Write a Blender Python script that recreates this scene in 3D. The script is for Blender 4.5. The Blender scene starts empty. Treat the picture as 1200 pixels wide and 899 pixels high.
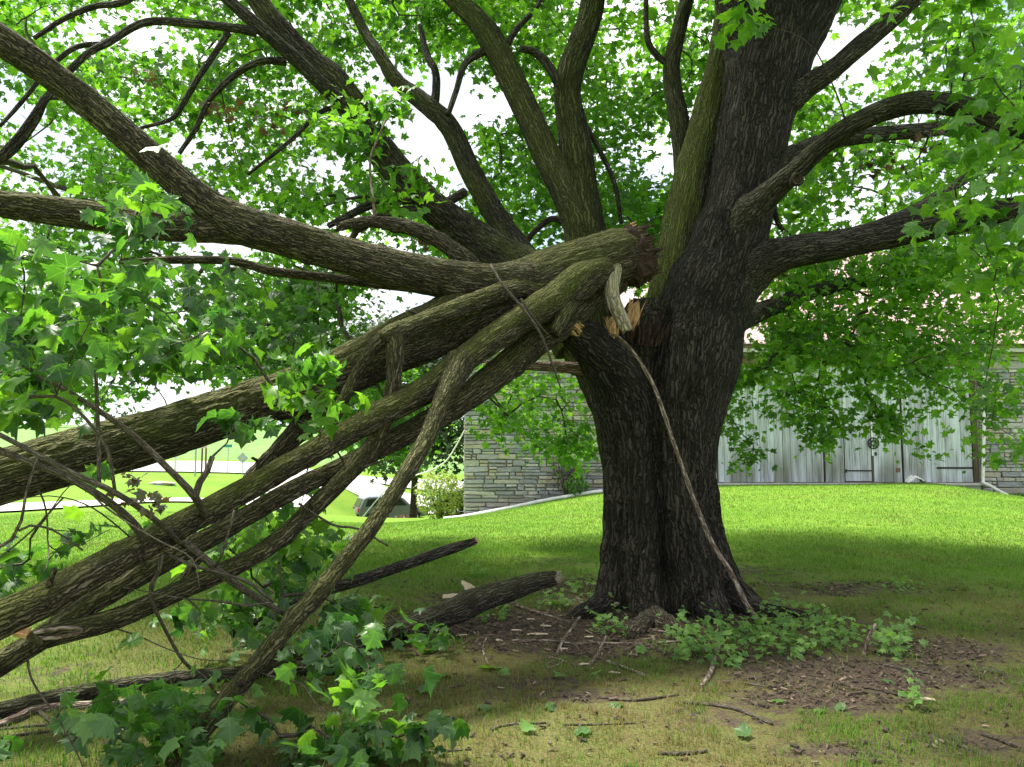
import bpy, math, random
import numpy as np
from mathutils import Vector

random.seed(7)
RNG = np.random.default_rng(11)
SC = bpy.context.scene
COL = SC.collection

# ------------------------------------------------------------------ camera
CAM_H, F, CX, CY, HORIZON = 1.6, 889.0, 600.0, 449.5, 520.0
PITCH = math.atan((HORIZON - CY) / F)
cam = bpy.data.cameras.new('camera')
cam_o = bpy.data.objects.new('camera', cam)
COL.objects.link(cam_o)
cam.sensor_width = 36.0
cam.lens = 36.0 * F / 1200.0
cam.clip_start, cam.clip_end = 0.05, 3000.0
cam_o.location = (0, 0, CAM_H)
cam_o.rotation_euler = (math.pi / 2 + PITCH, 0, 0)
SC.camera = cam_o

# ------------------------------------------------------------------ sky and sun
SUN_EL, SUN_AZ = math.radians(63), math.radians(-58)      # azimuth measured from +Y, towards +X
world = bpy.data.worlds.new('World')
SC.world = world
world.use_nodes = True
wn, wl = world.node_tree.nodes, world.node_tree.links
wn.clear()
w_out = wn.new('ShaderNodeOutputWorld')
w_bg = wn.new('ShaderNodeBackground')
w_bg.inputs['Strength'].default_value = 0.10
w_sky = wn.new('ShaderNodeTexSky')
w_sky.sky_type = 'NISHITA'
w_sky.sun_disc = False
w_sky.sun_elevation = SUN_EL
w_sky.sun_rotation = SUN_AZ
w_co = wn.new('ShaderNodeTexCoord')
w_no = wn.new('ShaderNodeTexNoise')
w_no.inputs['Scale'].default_value = 2.6
w_no.inputs['Detail'].default_value = 6.0
w_ra = wn.new('ShaderNodeValToRGB')
w_ra.color_ramp.elements[0].position = 0.36
w_ra.color_ramp.elements[0].color = (0.25, 0.25, 0.25, 1)
w_ra.color_ramp.elements[1].position = 0.50
w_mix = wn.new('ShaderNodeMix')
w_mix.data_type = 'RGBA'
w_n2 = wn.new('ShaderNodeTexNoise')
w_n2.inputs['Scale'].default_value = 5.0
w_n2.inputs['Detail'].default_value = 5.0
w_r2 = wn.new('ShaderNodeValToRGB')
w_r2.color_ramp.elements[0].position, w_r2.color_ramp.elements[1].position = 0.33, 0.62
w_r2.color_ramp.elements[0].color, w_r2.color_ramp.elements[1].color = (0.50, 0.525, 0.56, 1), (0.92, 0.93, 0.94, 1)
w_sc = wn.new('ShaderNodeVectorMath')
w_sc.operation = 'SCALE'
w_sc.inputs['Scale'].default_value = 7.6
wl.new(w_co.outputs['Generated'], w_n2.inputs['Vector'])
wl.new(w_n2.outputs['Fac'], w_r2.inputs['Fac'])
wl.new(w_r2.outputs['Color'], w_sc.inputs[0])
wl.new(w_sc.outputs[0], w_mix.inputs[7])
wl.new(w_co.outputs['Generated'], w_no.inputs['Vector'])
wl.new(w_no.outputs['Fac'], w_ra.inputs['Fac'])
wl.new(w_ra.outputs['Color'], w_mix.inputs[0])
wl.new(w_sky.outputs['Color'], w_mix.inputs[6])
wl.new(w_mix.outputs[2], w_bg.inputs['Color'])
wl.new(w_bg.outputs['Background'], w_out.inputs['Surface'])

sun = bpy.data.lights.new('sun', 'SUN')
sun.energy = 5.0
sun.angle = math.radians(10)
sun.color = (1.0, 0.95, 0.86)
sun_o = bpy.data.objects.new('sun', sun)
COL.objects.link(sun_o)
to_sun = Vector((math.cos(SUN_EL) * math.sin(SUN_AZ), math.cos(SUN_EL) * math.cos(SUN_AZ), math.sin(SUN_EL)))
sun_o.rotation_euler = to_sun.to_track_quat('Z', 'Y').to_euler()
sun_o.location = (0, 0, 30)

SC.view_settings.view_transform = 'Standard'
SC.view_settings.look = 'None'
SC.view_settings.gamma = 1.0
SC.view_settings.exposure = 1.33
SC.render.engine = 'CYCLES'
SC.cycles.use_denoising = True
SC.cycles.max_bounces = 8
SC.cycles.transmission_bounces = 4

# ------------------------------------------------------------------ helpers
def P(px, py, Y):
    """point at world depth Y (metres ahead of the camera) seen at photo pixel px, py"""
    a, b = (px - CX) / F, (CY - py) / F
    c, s = math.cos(PITCH), math.sin(PITCH)
    d = Vector((a, c - b * s, s + b * c))
    d *= Y / d.y
    return Vector((d.x, d.y, d.z + CAM_H))

_perm = np.random.default_rng(3).permutation(256)
_perm = np.concatenate([_perm, _perm, _perm])
_g = np.random.default_rng(5).normal(size=(256, 3))
_g /= np.linalg.norm(_g, axis=1)[:, None]

def perlin(p):
    p = np.asarray(p, dtype=float)
    i = np.floor(p).astype(int)
    f = p - i
    u = f * f * f * (f * (f * 6 - 15) + 10)
    i &= 255
    out = 0
    for dx in (0, 1):
        for dy in (0, 1):
            for dz in (0, 1):
                h = _perm[_perm[_perm[(i[:, 0] + dx)] + (i[:, 1] + dy)] + (i[:, 2] + dz)] & 255
                g = _g[h]
                d = g[:, 0] * (f[:, 0] - dx) + g[:, 1] * (f[:, 1] - dy) + g[:, 2] * (f[:, 2] - dz)
                w = (u[:, 0] if dx else 1 - u[:, 0]) * (u[:, 1] if dy else 1 - u[:, 1]) * (u[:, 2] if dz else 1 - u[:, 2])
                out = out + d * w
    return out

def fbm(p, o=3):
    a, r, s = 1.0, 0.0, 1.0
    for k in range(o):
        r = r + a * perlin(np.asarray(p) * s + 17.3 * k)
        a *= 0.5
        s *= 2.03
    return r

def sstep(a, b, x):
    t = np.clip((x - a) / (b - a), 0, 1)
    return t * t * (3 - 2 * t)

def link(name, me, mat=None, parent=None):
    o = bpy.data.objects.new(name, me)
    COL.objects.link(o)
    if mat is not None and me is not None and not me.materials:
        me.materials.append(mat)
    if parent is not None:
        o.parent = parent
    return o

def tag(o, label=None, cat=None, group=None, kind=None):
    if label: o['label'] = label
    if cat: o['category'] = cat
    if group: o['group'] = group
    if kind: o['kind'] = kind
    return o

def empty(name, label, cat, group=None):
    o = bpy.data.objects.new(name, None)
    COL.objects.link(o)
    o.empty_display_size = 0.2
    return tag(o, label, cat, group)

def mesh_np(name, v, faces, smooth=True, attrs=None):
    """faces: (n,3) or (n,4) int array, or a list of several such arrays"""
    if not isinstance(faces, (list, tuple)): faces = [faces]
    faces = [np.asarray(f, dtype=np.int32) for f in faces if len(f)]
    me = bpy.data.meshes.new(name)
    v = np.asarray(v, dtype=np.float32)
    me.vertices.add(len(v))
    me.vertices.foreach_set('co', v.ravel())
    nl = sum(f.size for f in faces)
    npoly = sum(len(f) for f in faces)
    me.loops.add(nl)
    me.loops.foreach_set('vertex_index', np.concatenate([f.ravel() for f in faces]))
    me.polygons.add(npoly)
    tot = np.concatenate([np.full(len(f), f.shape[1], dtype=np.int32) for f in faces])
    me.polygons.foreach_set('loop_start', np.concatenate([[0], np.cumsum(tot)[:-1]]).astype(np.int32))
    me.polygons.foreach_set('loop_total', tot)
    me.polygons.foreach_set('use_smooth', np.full(npoly, smooth))
    for k, a in (attrs or {}).items():
        a = np.asarray(a, dtype=np.float32)
        if a.ndim == 2:
            at = me.attributes.new(k, 'FLOAT_VECTOR', 'POINT')
            at.data.foreach_set('vector', a.ravel())
        else:
            at = me.attributes.new(k, 'FLOAT', 'POINT')
            at.data.foreach_set('value', a)
    me.update(calc_edges=True)
    return me

class MB:
    """collects simple solids into one mesh"""
    def __init__(s): s.v, s.f = [], []
    def box(s, lo, hi, jit=0.0, rz=0.0):
        lo, hi = Vector(lo), Vector(hi)
        c = (lo + hi) / 2
        n = len(s.v)
        for z in (lo.z, hi.z):
            for x, y in ((lo.x, lo.y), (hi.x, lo.y), (hi.x, hi.y), (lo.x, hi.y)):
                p = Vector((x, y, z))
                if jit: p += Vector([random.uniform(-jit, jit) for _ in range(3)])
                if rz:
                    d = p - c
                    p = c + Vector((d.x * math.cos(rz) - d.y * math.sin(rz), d.x * math.sin(rz) + d.y * math.cos(rz), d.z))
                s.v.append(p)
        for q in ((3, 2, 1, 0), (4, 5, 6, 7), (0, 1, 5, 4), (1, 2, 6, 5), (2, 3, 7, 6), (3, 0, 4, 7)):
            s.f.append([n + k for k in q])
        return s
    def prism(s, poly, axis, a, b):
        """poly of 2-D points swept along an axis ('x','y','z') from a to b"""
        n, m = len(s.v), len(poly)
        for t in (a, b):
            for p, q in poly:
                s.v.append(Vector((t, p, q) if axis == 'x' else (p, t, q) if axis == 'y' else (p, q, t)))
        s.f.append(list(range(n, n + m))[::-1])
        s.f.append(list(range(n + m, n + 2 * m)))
        for k in range(m):
            k2 = (k + 1) % m
            s.f.append([n + k, n + k2, n + m + k2, n + m + k])
        return s
    def mesh(s, name, bevel=0.0, smooth=False):
        me = bpy.data.meshes.new(name)
        me.from_pydata([tuple(p) for p in s.v], [], s.f)
        if bevel:
            import bmesh
            bm = bmesh.new(); bm.from_mesh(me)
            bmesh.ops.recalc_face_normals(bm, faces=bm.faces)
            bmesh.ops.bevel(bm, geom=list(bm.edges), offset=bevel, segments=1, affect='EDGES', profile=0.5)
            bm.to_mesh(me); bm.free()
        else:
            import bmesh
            bm = bmesh.new(); bm.from_mesh(me)
            bmesh.ops.recalc_face_normals(bm, faces=bm.faces)
            bm.to_mesh(me); bm.free()
        for p in me.polygons: p.use_smooth = smooth
        me.update()
        return me
    def build(s, name, mat, parent=None, bevel=0.0, smooth=False):
        return link(name, s.mesh(name, bevel, smooth), mat, parent)

# ------------------------------------------------------------------ materials
def new_mat(name):
    m = bpy.data.materials.new(name)
    m.use_nodes = True
    n, l = m.node_tree.nodes, m.node_tree.links
    n.clear()
    out = n.new('ShaderNodeOutputMaterial')
    b = n.new('ShaderNodeBsdfPrincipled')
    l.new(b.outputs[0], out.inputs['Surface'])
    return m, n, l, b, out

def ramp(n, l, src, stops):
    r = n.new('ShaderNodeValToRGB')
    e = r.color_ramp.elements
    while len(e) < len(stops): e.new(0.5)
    for k, (p, c) in enumerate(stops):
        e[k].position = p
        e[k].color = (c[0], c[1], c[2], 1)
    l.new(src, r.inputs['Fac'])
    return r.outputs['Color']

def noise(n, l, vec, scale, detail=4.0, rough=0.55, mapping=None, kind=None):
    t = n.new('ShaderNodeTexNoise')
    t.inputs['Scale'].default_value = scale
    t.inputs['Detail'].default_value = detail
    t.inputs['Roughness'].default_value = rough
    if mapping is not None:
        mp = n.new('ShaderNodeMapping')
        mp.inputs['Scale'].default_value = mapping
        l.new(vec, mp.inputs['Vector'])
        vec = mp.outputs['Vector']
    if vec is not None: l.new(vec, t.inputs['Vector'])
    return t.outputs['Fac']

def math_n(n, l, op, a, b=None, clamp=False):
    m = n.new('ShaderNodeMath')
    m.operation = op
    m.use_clamp = clamp
    for k, x in enumerate((a, b)):
        if x is None: continue
        if isinstance(x, (int, float)): m.inputs[k].default_value = x
        else: l.new(x, m.inputs[k])
    return m.outputs[0]

def mixc(n, l, fac, a, b, blend='MIX'):
    m = n.new('ShaderNodeMix')
    m.data_type = 'RGBA'
    m.blend_type = blend
    for idx, x in ((0, fac), (6, a), (7, b)):
        if isinstance(x, (int, float)): m.inputs[idx].default_value = x
        elif isinstance(x, tuple): m.inputs[idx].default_value = (*x, 1)
        else: l.new(x, m.inputs[idx])
    return m.outputs[2]

def bump(n, l, b, h, strength, dist):
    bp = n.new('ShaderNodeBump')
    bp.inputs['Strength'].default_value = strength
    bp.inputs['Distance'].default_value = dist
    l.new(h, bp.inputs['Height'])
    l.new(bp.outputs['Normal'], b.inputs['Normal'])

def attr(n, name, out='Fac'):
    a = n.new('ShaderNodeAttribute')
    a.attribute_name = name
    return a.outputs[out]

def m_bark(name, ridge, furrow, lichen, scale, depth, elong=0.10, moss=(0.080, 0.110, 0.011)):
    m, n, l, b, out = new_mat(name)
    v = attr(n, 'bark', 'Vector')
    # wavy interlacing ridges that run along the stem
    wob = noise(n, l, v, scale * 0.35, 2.0, mapping=(1, 1, 0.9))
    vw = n.new('ShaderNodeVectorMath'); vw.operation = 'SCALE'
    comb = n.new('ShaderNodeCombineXYZ')
    l.new(math_n(n, l, 'SUBTRACT', wob, 0.5), comb.inputs[0])
    l.new(math_n(n, l, 'SUBTRACT', noise(n, l, v, scale * 0.4, 2.0, mapping=(1, 1, 0.8)), 0.5), comb.inputs[1])
    l.new(comb.outputs[0], vw.inputs[0])
    vw.inputs['Scale'].default_value = 2.2 / scale
    va = n.new('ShaderNodeVectorMath')
    l.new(v, va.inputs[0]); l.new(vw.outputs[0], va.inputs[1])
    vo = n.new('ShaderNodeTexVoronoi'); vo.feature = 'DISTANCE_TO_EDGE'
    vo.inputs['Scale'].default_value = scale
    mp = n.new('ShaderNodeMapping'); mp.inputs['Scale'].default_value = (1, 1, elong)
    l.new(va.outputs[0], mp.inputs['Vector']); l.new(mp.outputs[0], vo.inputs['Vector'])
    r1 = math_n(n, l, 'MULTIPLY', vo.outputs['Distance'], 3.6, True)
    f2 = noise(n, l, va.outputs[0], scale * 1.5, 4.0, 0.65, mapping=(1, 1, 0.35))
    h = math_n(n, l, 'ADD', math_n(n, l, 'MULTIPLY', r1, 0.7), math_n(n, l, 'MULTIPLY', f2, 0.5))
    c = ramp(n, l, h, [(0.22, furrow), (0.62, ridge), (1.0, lichen)])
    big = noise(n, l, v, 3.0, 4.0)
    c = mixc(n, l, ramp(n, l, big, [(0.35, (0.0, 0.0, 0.0)), (0.7, (0.55, 0.55, 0.55))]), c, lichen, 'SOFT_LIGHT')
    mm = math_n(n, l, 'MULTIPLY', attr(n, 'moss'), math_n(n, l, 'ADD', math_n(n, l, 'MULTIPLY', r1, 0.6), 0.4), True)
    mc = mixc(n, l, noise(n, l, v, 60.0, 3.0), moss, (moss[0] * 1.9, moss[1] * 1.6, moss[2] * 1.6))
    c = mixc(n, l, mm, c, mc)
    l.new(c, b.inputs['Base Color'])
    b.inputs['Roughness'].default_value = 0.93
    b.inputs['Specular IOR Level'].default_value = 0.25
    bump(n, l, b, h, 1.0, depth)
    return m

def m_leaf(name, dark, mid, light, trans=0.42, gloss=0.42):
    m, n, l, b, out = new_mat(name)
    t = attr(n, 'tint')
    c = ramp(n, l, t, [(0.0, dark), (0.5, mid), (1.0, light)])
    geo = n.new('ShaderNodeNewGeometry')
    tc = n.new('ShaderNodeTexCoord')
    nz = noise(n, l, tc.outputs['Object'], 30.0, 2.0)
    c = mixc(n, l, 0.35, c, ramp(n, l, nz, [(0.3, (0.45, 0.45, 0.45)), (0.7, (1.0, 1.0, 1.0))]), 'MULTIPLY')
    sx = n.new('ShaderNodeSeparateXYZ'); l.new(attr(n, 'leafco', 'Vector'), sx.inputs[0])
    ax = math_n(n, l, 'ABSOLUTE', sx.outputs[0])
    dv = None
    for an in (0.0, 0.90, 1.42):
        q = math_n(n, l, 'ABSOLUTE', math_n(n, l, 'SUBTRACT', math_n(n, l, 'MULTIPLY', ax, math.cos(an)), math_n(n, l, 'MULTIPLY', sx.outputs[1], math.sin(an))))
        dv = q if dv is None else math_n(n, l, 'MINIMUM', dv, q)
    vein = math_n(n, l, 'SUBTRACT', 1.0, math_n(n, l, 'MULTIPLY', dv, 55.0), True)
    c = mixc(n, l, math_n(n, l, 'MULTIPLY', vein, 0.26), c, tuple(min(1, x * 1.9 + 0.03) for x in light))
    cb = mixc(n, l, geo.outputs['Backfacing'], c, mixc(n, l, 0.30, c, (0.16, 0.24, 0.12)))
    l.new(cb, b.inputs['Base Color'])
    b.inputs['Roughness'].default_value = gloss
    b.inputs['Specular IOR Level'].default_value = 0.45
    tr = n.new('ShaderNodeBsdfTranslucent')
    l.new(mixc(n, l, 1.0, c, (2.05, 2.1, 0.9), 'MULTIPLY'), tr.inputs['Color'])
    mx = n.new('ShaderNodeMixShader')
    mx.inputs[0].default_value = trans
    l.new(b.outputs[0], mx.inputs[1])
    l.new(tr.outputs[0], mx.inputs[2])
    l.new(mx.outputs[0], out.inputs['Surface'])
    return m

def m_plain(name, c1, c2=None, scale=8.0, rough=0.8, metal=0.0, bumpd=0.0, mapping=None, spec=0.4, coords='Object'):
    m, n, l, b, out = new_mat(name)
    tc = n.new('ShaderNodeTexCoord')
    f = noise(n, l, tc.outputs[coords], scale, 5.0, 0.6, mapping=mapping)
    l.new(ramp(n, l, f, [(0.32, c1), (0.68, c2 or c1)]), b.inputs['Base Color'])
    b.inputs['Roughness'].default_value = rough
    b.inputs['Metallic'].default_value = metal
    b.inputs['Specular IOR Level'].default_value = spec
    if bumpd: bump(n, l, b, f, 0.7, bumpd)
    return m

M = {}
M['bark_trunk'] = m_bark('coarse_bark', (0.045, 0.038, 0.032), (0.006, 0.005, 0.004), (0.074, 0.066, 0.057), 34.0, 0.04, 0.05)
M['bark_tree'] = m_bark('limb_bark', (0.070, 0.061, 0.050), (0.008, 0.007, 0.006), (0.115, 0.104, 0.088), 46.0, 0.025, 0.06)
M['bark_limb'] = m_bark('ridged_bark', (0.098, 0.083, 0.056), (0.009, 0.007, 0.005), (0.185, 0.160, 0.108), 60.0, 0.028, 0.065)
M['bark_twig'] = m_bark('twig_bark', (0.10, 0.085, 0.065), (0.04, 0.033, 0.026), (0.17, 0.15, 0.12), 110.0, 0.003)
M['bare_wood'] = m_bark('weathered_bare_wood', (0.36, 0.32, 0.25), (0.11, 0.09, 0.06), (0.46, 0.42, 0.34), 30.0, 0.010)
M['dead_bark'] = m_bark('dead_bark', (0.22, 0.17, 0.14), (0.06, 0.04, 0.03), (0.36, 0.32, 0.27), 40.0, 0.010)
M['fresh_wood'] = m_plain('fresh_torn_wood', (0.42, 0.22, 0.09), (0.62, 0.42, 0.22), 30.0, 0.8, bumpd=0.01)
M['rotten_wood'] = m_plain('rotten_wood', (0.014, 0.008, 0.006), (0.075, 0.040, 0.030), 26.0, 0.95, bumpd=0.03)
M['leaf'] = m_leaf('maple_leaf', (0.038, 0.115, 0.016), (0.086, 0.225, 0.024), (0.165, 0.35, 0.034), 0.52)
M['leaf_fallen'] = m_leaf('wilting_maple_leaf', (0.024, 0.080, 0.024), (0.058, 0.165, 0.028), (0.145, 0.31, 0.030), 0.42, 0.42)
M['leaf_dry'] = m_leaf('dry_leaf', (0.04, 0.022, 0.014), (0.075, 0.042, 0.026), (0.13, 0.08, 0.05), 0.15, 0.7)
M['leaf_dark'] = m_leaf('dark_tree_leaf', (0.010, 0.032, 0.008), (0.020, 0.056, 0.012), (0.038, 0.09, 0.018), 0.25, 0.6)
M['leaf_yellow'] = m_leaf('shrub_leaf', (0.10, 0.17, 0.03), (0.20, 0.28, 0.05), (0.34, 0.38, 0.08), 0.4, 0.5)
M['leaf_ivy'] = m_leaf('ivy_leaf', (0.06, 0.16, 0.024), (0.125, 0.28, 0.036), (0.22, 0.40, 0.06), 0.42, 0.55)
M['leaf_red'] = m_leaf('red_shrub_leaf', (0.05, 0.012, 0.014), (0.10, 0.022, 0.026), (0.17, 0.05, 0.05), 0.3, 0.5)

def project(p):
    c, s = math.cos(PITCH), math.sin(PITCH)
    y, z = p[:, 1], p[:, 2] - CAM_H
    dep = y * c + z * s
    return CX + F * p[:, 0] / dep, CY - F * (z * c - y * s) / dep, dep

# ------------------------------------------------------------------ terrain
def _ctl():
    c = []
    for x in (-5, -2, 1.5, 5):
        for y in (-5, 0, 4, 8): c.append((x, y, 0.0))
    c += [(9, 4, 0), (9, 9, 0), (11, 16, 0.06), (3, 15, 0.02), (-4, 12, -0.12), (-9, 9, -0.12), (-9, 3, -0.05), (-9, 18, -0.5), (6, 22, 0.12)]
    for px, py, Y in ((1000, 568, 26.5), (850, 569, 26.5), (1110, 569, 26.5), (1197, 594, 26.5), (1260, 606, 26.5),
                      (700, 578, 26.5), (545, 607, 26.5), (620, 592, 26.5), (460, 613, 26.5),
                      (0, 602, 27), (200, 591, 29), (130, 577, 36), (60, 555, 56), (283, 557, 56), (400, 572, 52), (458, 612, 50), (520, 604, 52),
                      (300, 543, 74), (0, 543, 74), (440, 560, 74)):
        p = P(px, py, Y); c.append((p.x, p.y, p.z))
    c += [(-60, 130, 3.2), (-20, 130, 2.6), (30, 130, 2), (20, 60, -1), (40, 30, -1.0), (60, 60, -1), (-40, 27, -0.6), (-60, 60, 0.2),
          (-150, 130, 4), (-150, 300, 8), (0, 300, 8), (150, 300, 8), (150, 100, 1), (-120, -30, 0), (120, -30, 0), (0, -40, 0), (-120, 40, 1), (120, 30, -1)]
    return np.array(c, dtype=float)

_C = _ctl()
def _u(r2): return np.where(r2 > 1e-9, 0.5 * r2 * np.log(np.maximum(r2, 1e-9)), 0.0)
_n = len(_C)
_A = np.zeros((_n + 3, _n + 3))
_d = ((_C[:, None, :2] - _C[None, :, :2]) ** 2).sum(-1)
_A[:_n, :_n] = _u(_d) + np.eye(_n) * 0.05
_A[:_n, _n] = 1; _A[:_n, _n + 1:] = _C[:, :2]
_A[_n, :_n] = 1; _A[_n + 1:, :_n] = _C[:, :2].T
_W = np.linalg.solve(_A, np.concatenate([_C[:, 2], [0, 0, 0]]))

def ground(x, y):
    x = np.clip(np.asarray(x, dtype=float), -200, 200); y = np.clip(np.asarray(y, dtype=float), -45, 330)
    sh = np.broadcast(x, y).shape
    xf, yf = np.broadcast_to(x, sh).ravel(), np.broadcast_to(y, sh).ravel()
    out = np.empty(len(xf))
    for k in range(0, len(xf), 20000):
        a, b = xf[k:k + 20000], yf[k:k + 20000]
        d2 = (a[:, None] - _C[None, :, 0]) ** 2 + (b[:, None] - _C[None, :, 1]) ** 2
        z = _u(d2) @ _W[:_n] + _W[_n] + a * _W[_n + 1] + b * _W[_n + 2]
        near = 1 - sstep(10, 30, np.hypot(a, b))
        q = np.stack([a, b, a * 0], 1)
        z = z + near * (0.022 * perlin(q * 1.3) + 0.010 * perlin(q * 5.1 + 9))
        out[k:k + 20000] = z
    return out.reshape(sh)

def G(x, y): return float(ground(np.array([x]), np.array([y]))[0])

def GP(px, py, lift=0.0):
    """point on the ground seen at a photo pixel"""
    lo, hi = 1.5, 400.0
    d = P(px, py, 1.0) - Vector((0, 0, CAM_H))
    Y, prev = 1.5, 1.5
    while Y < 400:
        p = d * Y
        if p.z + CAM_H < G(p.x, p.y): break
        prev, Y = Y, Y * 1.05 + 0.02
    lo, hi = prev, Y
    for _ in range(18):
        m = (lo + hi) / 2; p = d * m
        if p.z + CAM_H < G(p.x, p.y): hi = m
        else: lo = m
    p = d * hi
    return Vector((p.x, p.y, G(p.x, p.y) + lift))

TREE_Y = 7.7
TB = GP(785, 712)                                         # middle of the trunk's foot on the ground
TREE = Vector((P(778, 640, TREE_Y).x, TREE_Y, 0.0))

_blobs = []
for px, py, rx, ry, a in ((600, 735, 1.1, 0.75, 1.15), (560, 705, 0.8, 0.6, 0.7), (680, 750, 0.9, 0.6, 1.0), (790, 725, 1.5, 0.8, 1.1), (900, 770, 0.9, 0.45, 0.75),
                          (1010, 790, 1.1, 0.5, 1.0), (1090, 760, 0.9, 0.5, 0.8), (960, 820, 0.8, 0.35, 0.85), (860, 840, 0.7, 0.3, 0.55), (1150, 870, 0.5, 0.25, 0.75),
                          (620, 800, 0.5, 0.3, 0.7), (680, 815, 0.6, 0.25, 0.65), (720, 690, 1.4, 1.2, 0.7), (980, 690, 1.3, 0.5, 0.65), (880, 670, 1.0, 0.7, 0.6), (660, 660, 0.8, 0.8, 0.5), (430, 760, 0.8, 0.4, 0.55), (980, 880, 0.4, 0.2, 0.7), (60, 790, 0.6, 0.4, 0.5)):
    p = GP(px, py)
    _blobs.append((p.x, p.y, rx, ry, a))

def soil(x, y):
    s = np.zeros_like(x)
    for bx, by, rx, ry, a in _blobs:
        s = np.maximum(s, a * np.exp(-((x - bx) / rx) ** 2 - ((y - by) / ry) ** 2))
    return s

def dryness(x, y):
    d = np.hypot((x - 1.2) / 1.25, y - 5.0)
    return 1 - sstep(2.2, 6.5, d)

ys = np.concatenate([np.linspace(-45, 2.2, 16)[:-1], np.linspace(2.2, 12, 150)[:-1], np.linspace(12, 34, 110)[:-1], np.linspace(34, 90, 90)[:-1], np.geomspace(90, 420, 26)])
t = np.linspace(-1, 1, 281)
xs = np.sign(t) * (np.abs(t) * 9 + np.abs(t) ** 4 * 210)
gx, gy = np.meshgrid(xs, ys)
gz = ground(gx, gy)
gv = np.stack([gx.ravel(), gy.ravel(), gz.ravel()], 1)
nx, ny = len(xs), len(ys)
ii = np.arange((ny - 1) * (nx - 1))
r_, c_ = ii // (nx - 1), ii % (nx - 1)
gq = np.stack([r_ * nx + c_, r_ * nx + c_ + 1, (r_ + 1) * nx + c_ + 1, (r_ + 1) * nx + c_], 1)

m, n, l, b, out = new_mat('lawn')
geo = n.new('ShaderNodeNewGeometry')
pos = geo.outputs['Position']
fine = noise(n, l, pos, 55.0, 3.0, 0.65)
midn = noise(n, l, pos, 7.0, 5.0, 0.6)
big = noise(n, l, pos, 0.35, 4.0, 0.6)
green = ramp(n, l, fine, [(0.28, (0.06, 0.14, 0.012)), (0.72, (0.155, 0.29, 0.026))])
green = mixc(n, l, ramp(n, l, big, [(0.35, (0, 0, 0)), (0.65, (0.6, 0.6, 0.6))]), green, (0.18, 0.28, 0.03))
dry = ramp(n, l, fine, [(0.3, (0.060, 0.055, 0.020)), (0.7, (0.155, 0.130, 0.055))])
dfac = math_n(n, l, 'MULTIPLY', attr(n, 'dry'), ramp(n, l, midn, [(0.3, (0.75, 0.75, 0.75)), (0.62, (1, 1, 1))]))
c = mixc(n, l, dfac, green, dry)
soilc = ramp(n, l, noise(n, l, pos, 38.0, 5.0, 0.7), [(0.3, (0.034, 0.027, 0.019)), (0.55, (0.088, 0.067, 0.048)), (0.8, (0.18, 0.14, 0.10))])
sf = math_n(n, l, 'ADD', attr(n, 'soil'), math_n(n, l, 'MULTIPLY', math_n(n, l, 'SUBTRACT', noise(n, l, pos, 9.0, 7.0, 0.72), 0.5), 2.6))
c = mixc(n, l, ramp(n, l, sf, [(0.36, (0, 0, 0)), (0.66, (1, 1, 1))]), c, soilc)
l.new(c, b.inputs['Base Color'])
b.inputs['Roughness'].default_value = 0.95
b.inputs['Specular IOR Level'].default_value = 0.15
bump(n, l, b, math_n(n, l, 'ADD', fine, midn), 0.8, 0.03)
M['lawn'] = m
lawn = link('lawn', mesh_np('lawn', gv, gq, True, {'soil': soil(gv[:, 0], gv[:, 1]), 'dry': dryness(gv[:, 0], gv[:, 1])}), m)
tag(lawn, 'sloping green lawn with bare soil round the tree', kind='structure')

def strip(name, pts, width, lift, mat, label):
    """a paved strip that follows the terrain along a polyline of ground points"""
    v, f = [], []
    pts = [Vector(p) for p in pts]
    out = []
    for a, b in zip(pts[:-1], pts[1:]):
        k = max(2, int((b - a).length / 0.8))
        for i in range(k): out.append(a.lerp(b, i / k))
    out.append(pts[-1])
    W = 9
    for i, p in enumerate(out):
        d = (out[min(i + 2, len(out) - 1)] - out[max(i - 2, 0)]); d.z = 0; d.normalize()
        s = Vector((-d.y, d.x, 0))
        w = width[0] + (width[1] - width[0]) * i / (len(out) - 1) if isinstance(width, tuple) else width
        for k in range(W):
            q = p + s * w * (k / (W - 1) - 0.5)
            v.append((q.x, q.y, G(q.x, q.y) + lift))
        if i:
            for k in range(W - 1):
                a0 = (i - 1) * W + k
                f.append((a0, a0 + 1, a0 + W + 1, a0 + W))
    o = link(name, mesh_np(name, v, np.array(f), True), mat)
    return tag(o, label, kind='structure')

M['asphalt_pale'] = m_plain('sun_bleached_asphalt', (0.30, 0.30, 0.31), (0.42, 0.42, 0.43), 2.0, 0.9, coords='Object')
M['concrete'] = m_plain('concrete', (0.40, 0.39, 0.37), (0.52, 0.51, 0.48), 3.0, 0.9)
strip('street', [P(-700, 551, 64), P(-100, 549, 65), P(200, 549, 66), P(450, 549, 66), P(700, 549, 66), P(1300, 549, 70)], 15.0, 0.10, M['asphalt_pale'], 'pale asphalt street across the end of the lawn')
strip('driveway', [P(-420, 604, 27.5), P(-40, 603, 28), P(120, 600, 29.5), P(230, 588, 33), P(310, 574, 41), P(360, 562, 54), P(370, 555, 62)], (2.2, 5.0), 0.07, M['concrete'], 'pale concrete driveway curving up to the street')
strip('side_drive', [P(545, 597, 55), P(480, 597, 54), P(425, 592, 54), P(405, 578, 59), P(425, 566, 66)], 4.5, 0.07, M['concrete'], 'pale drive running past the parked car')

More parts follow.
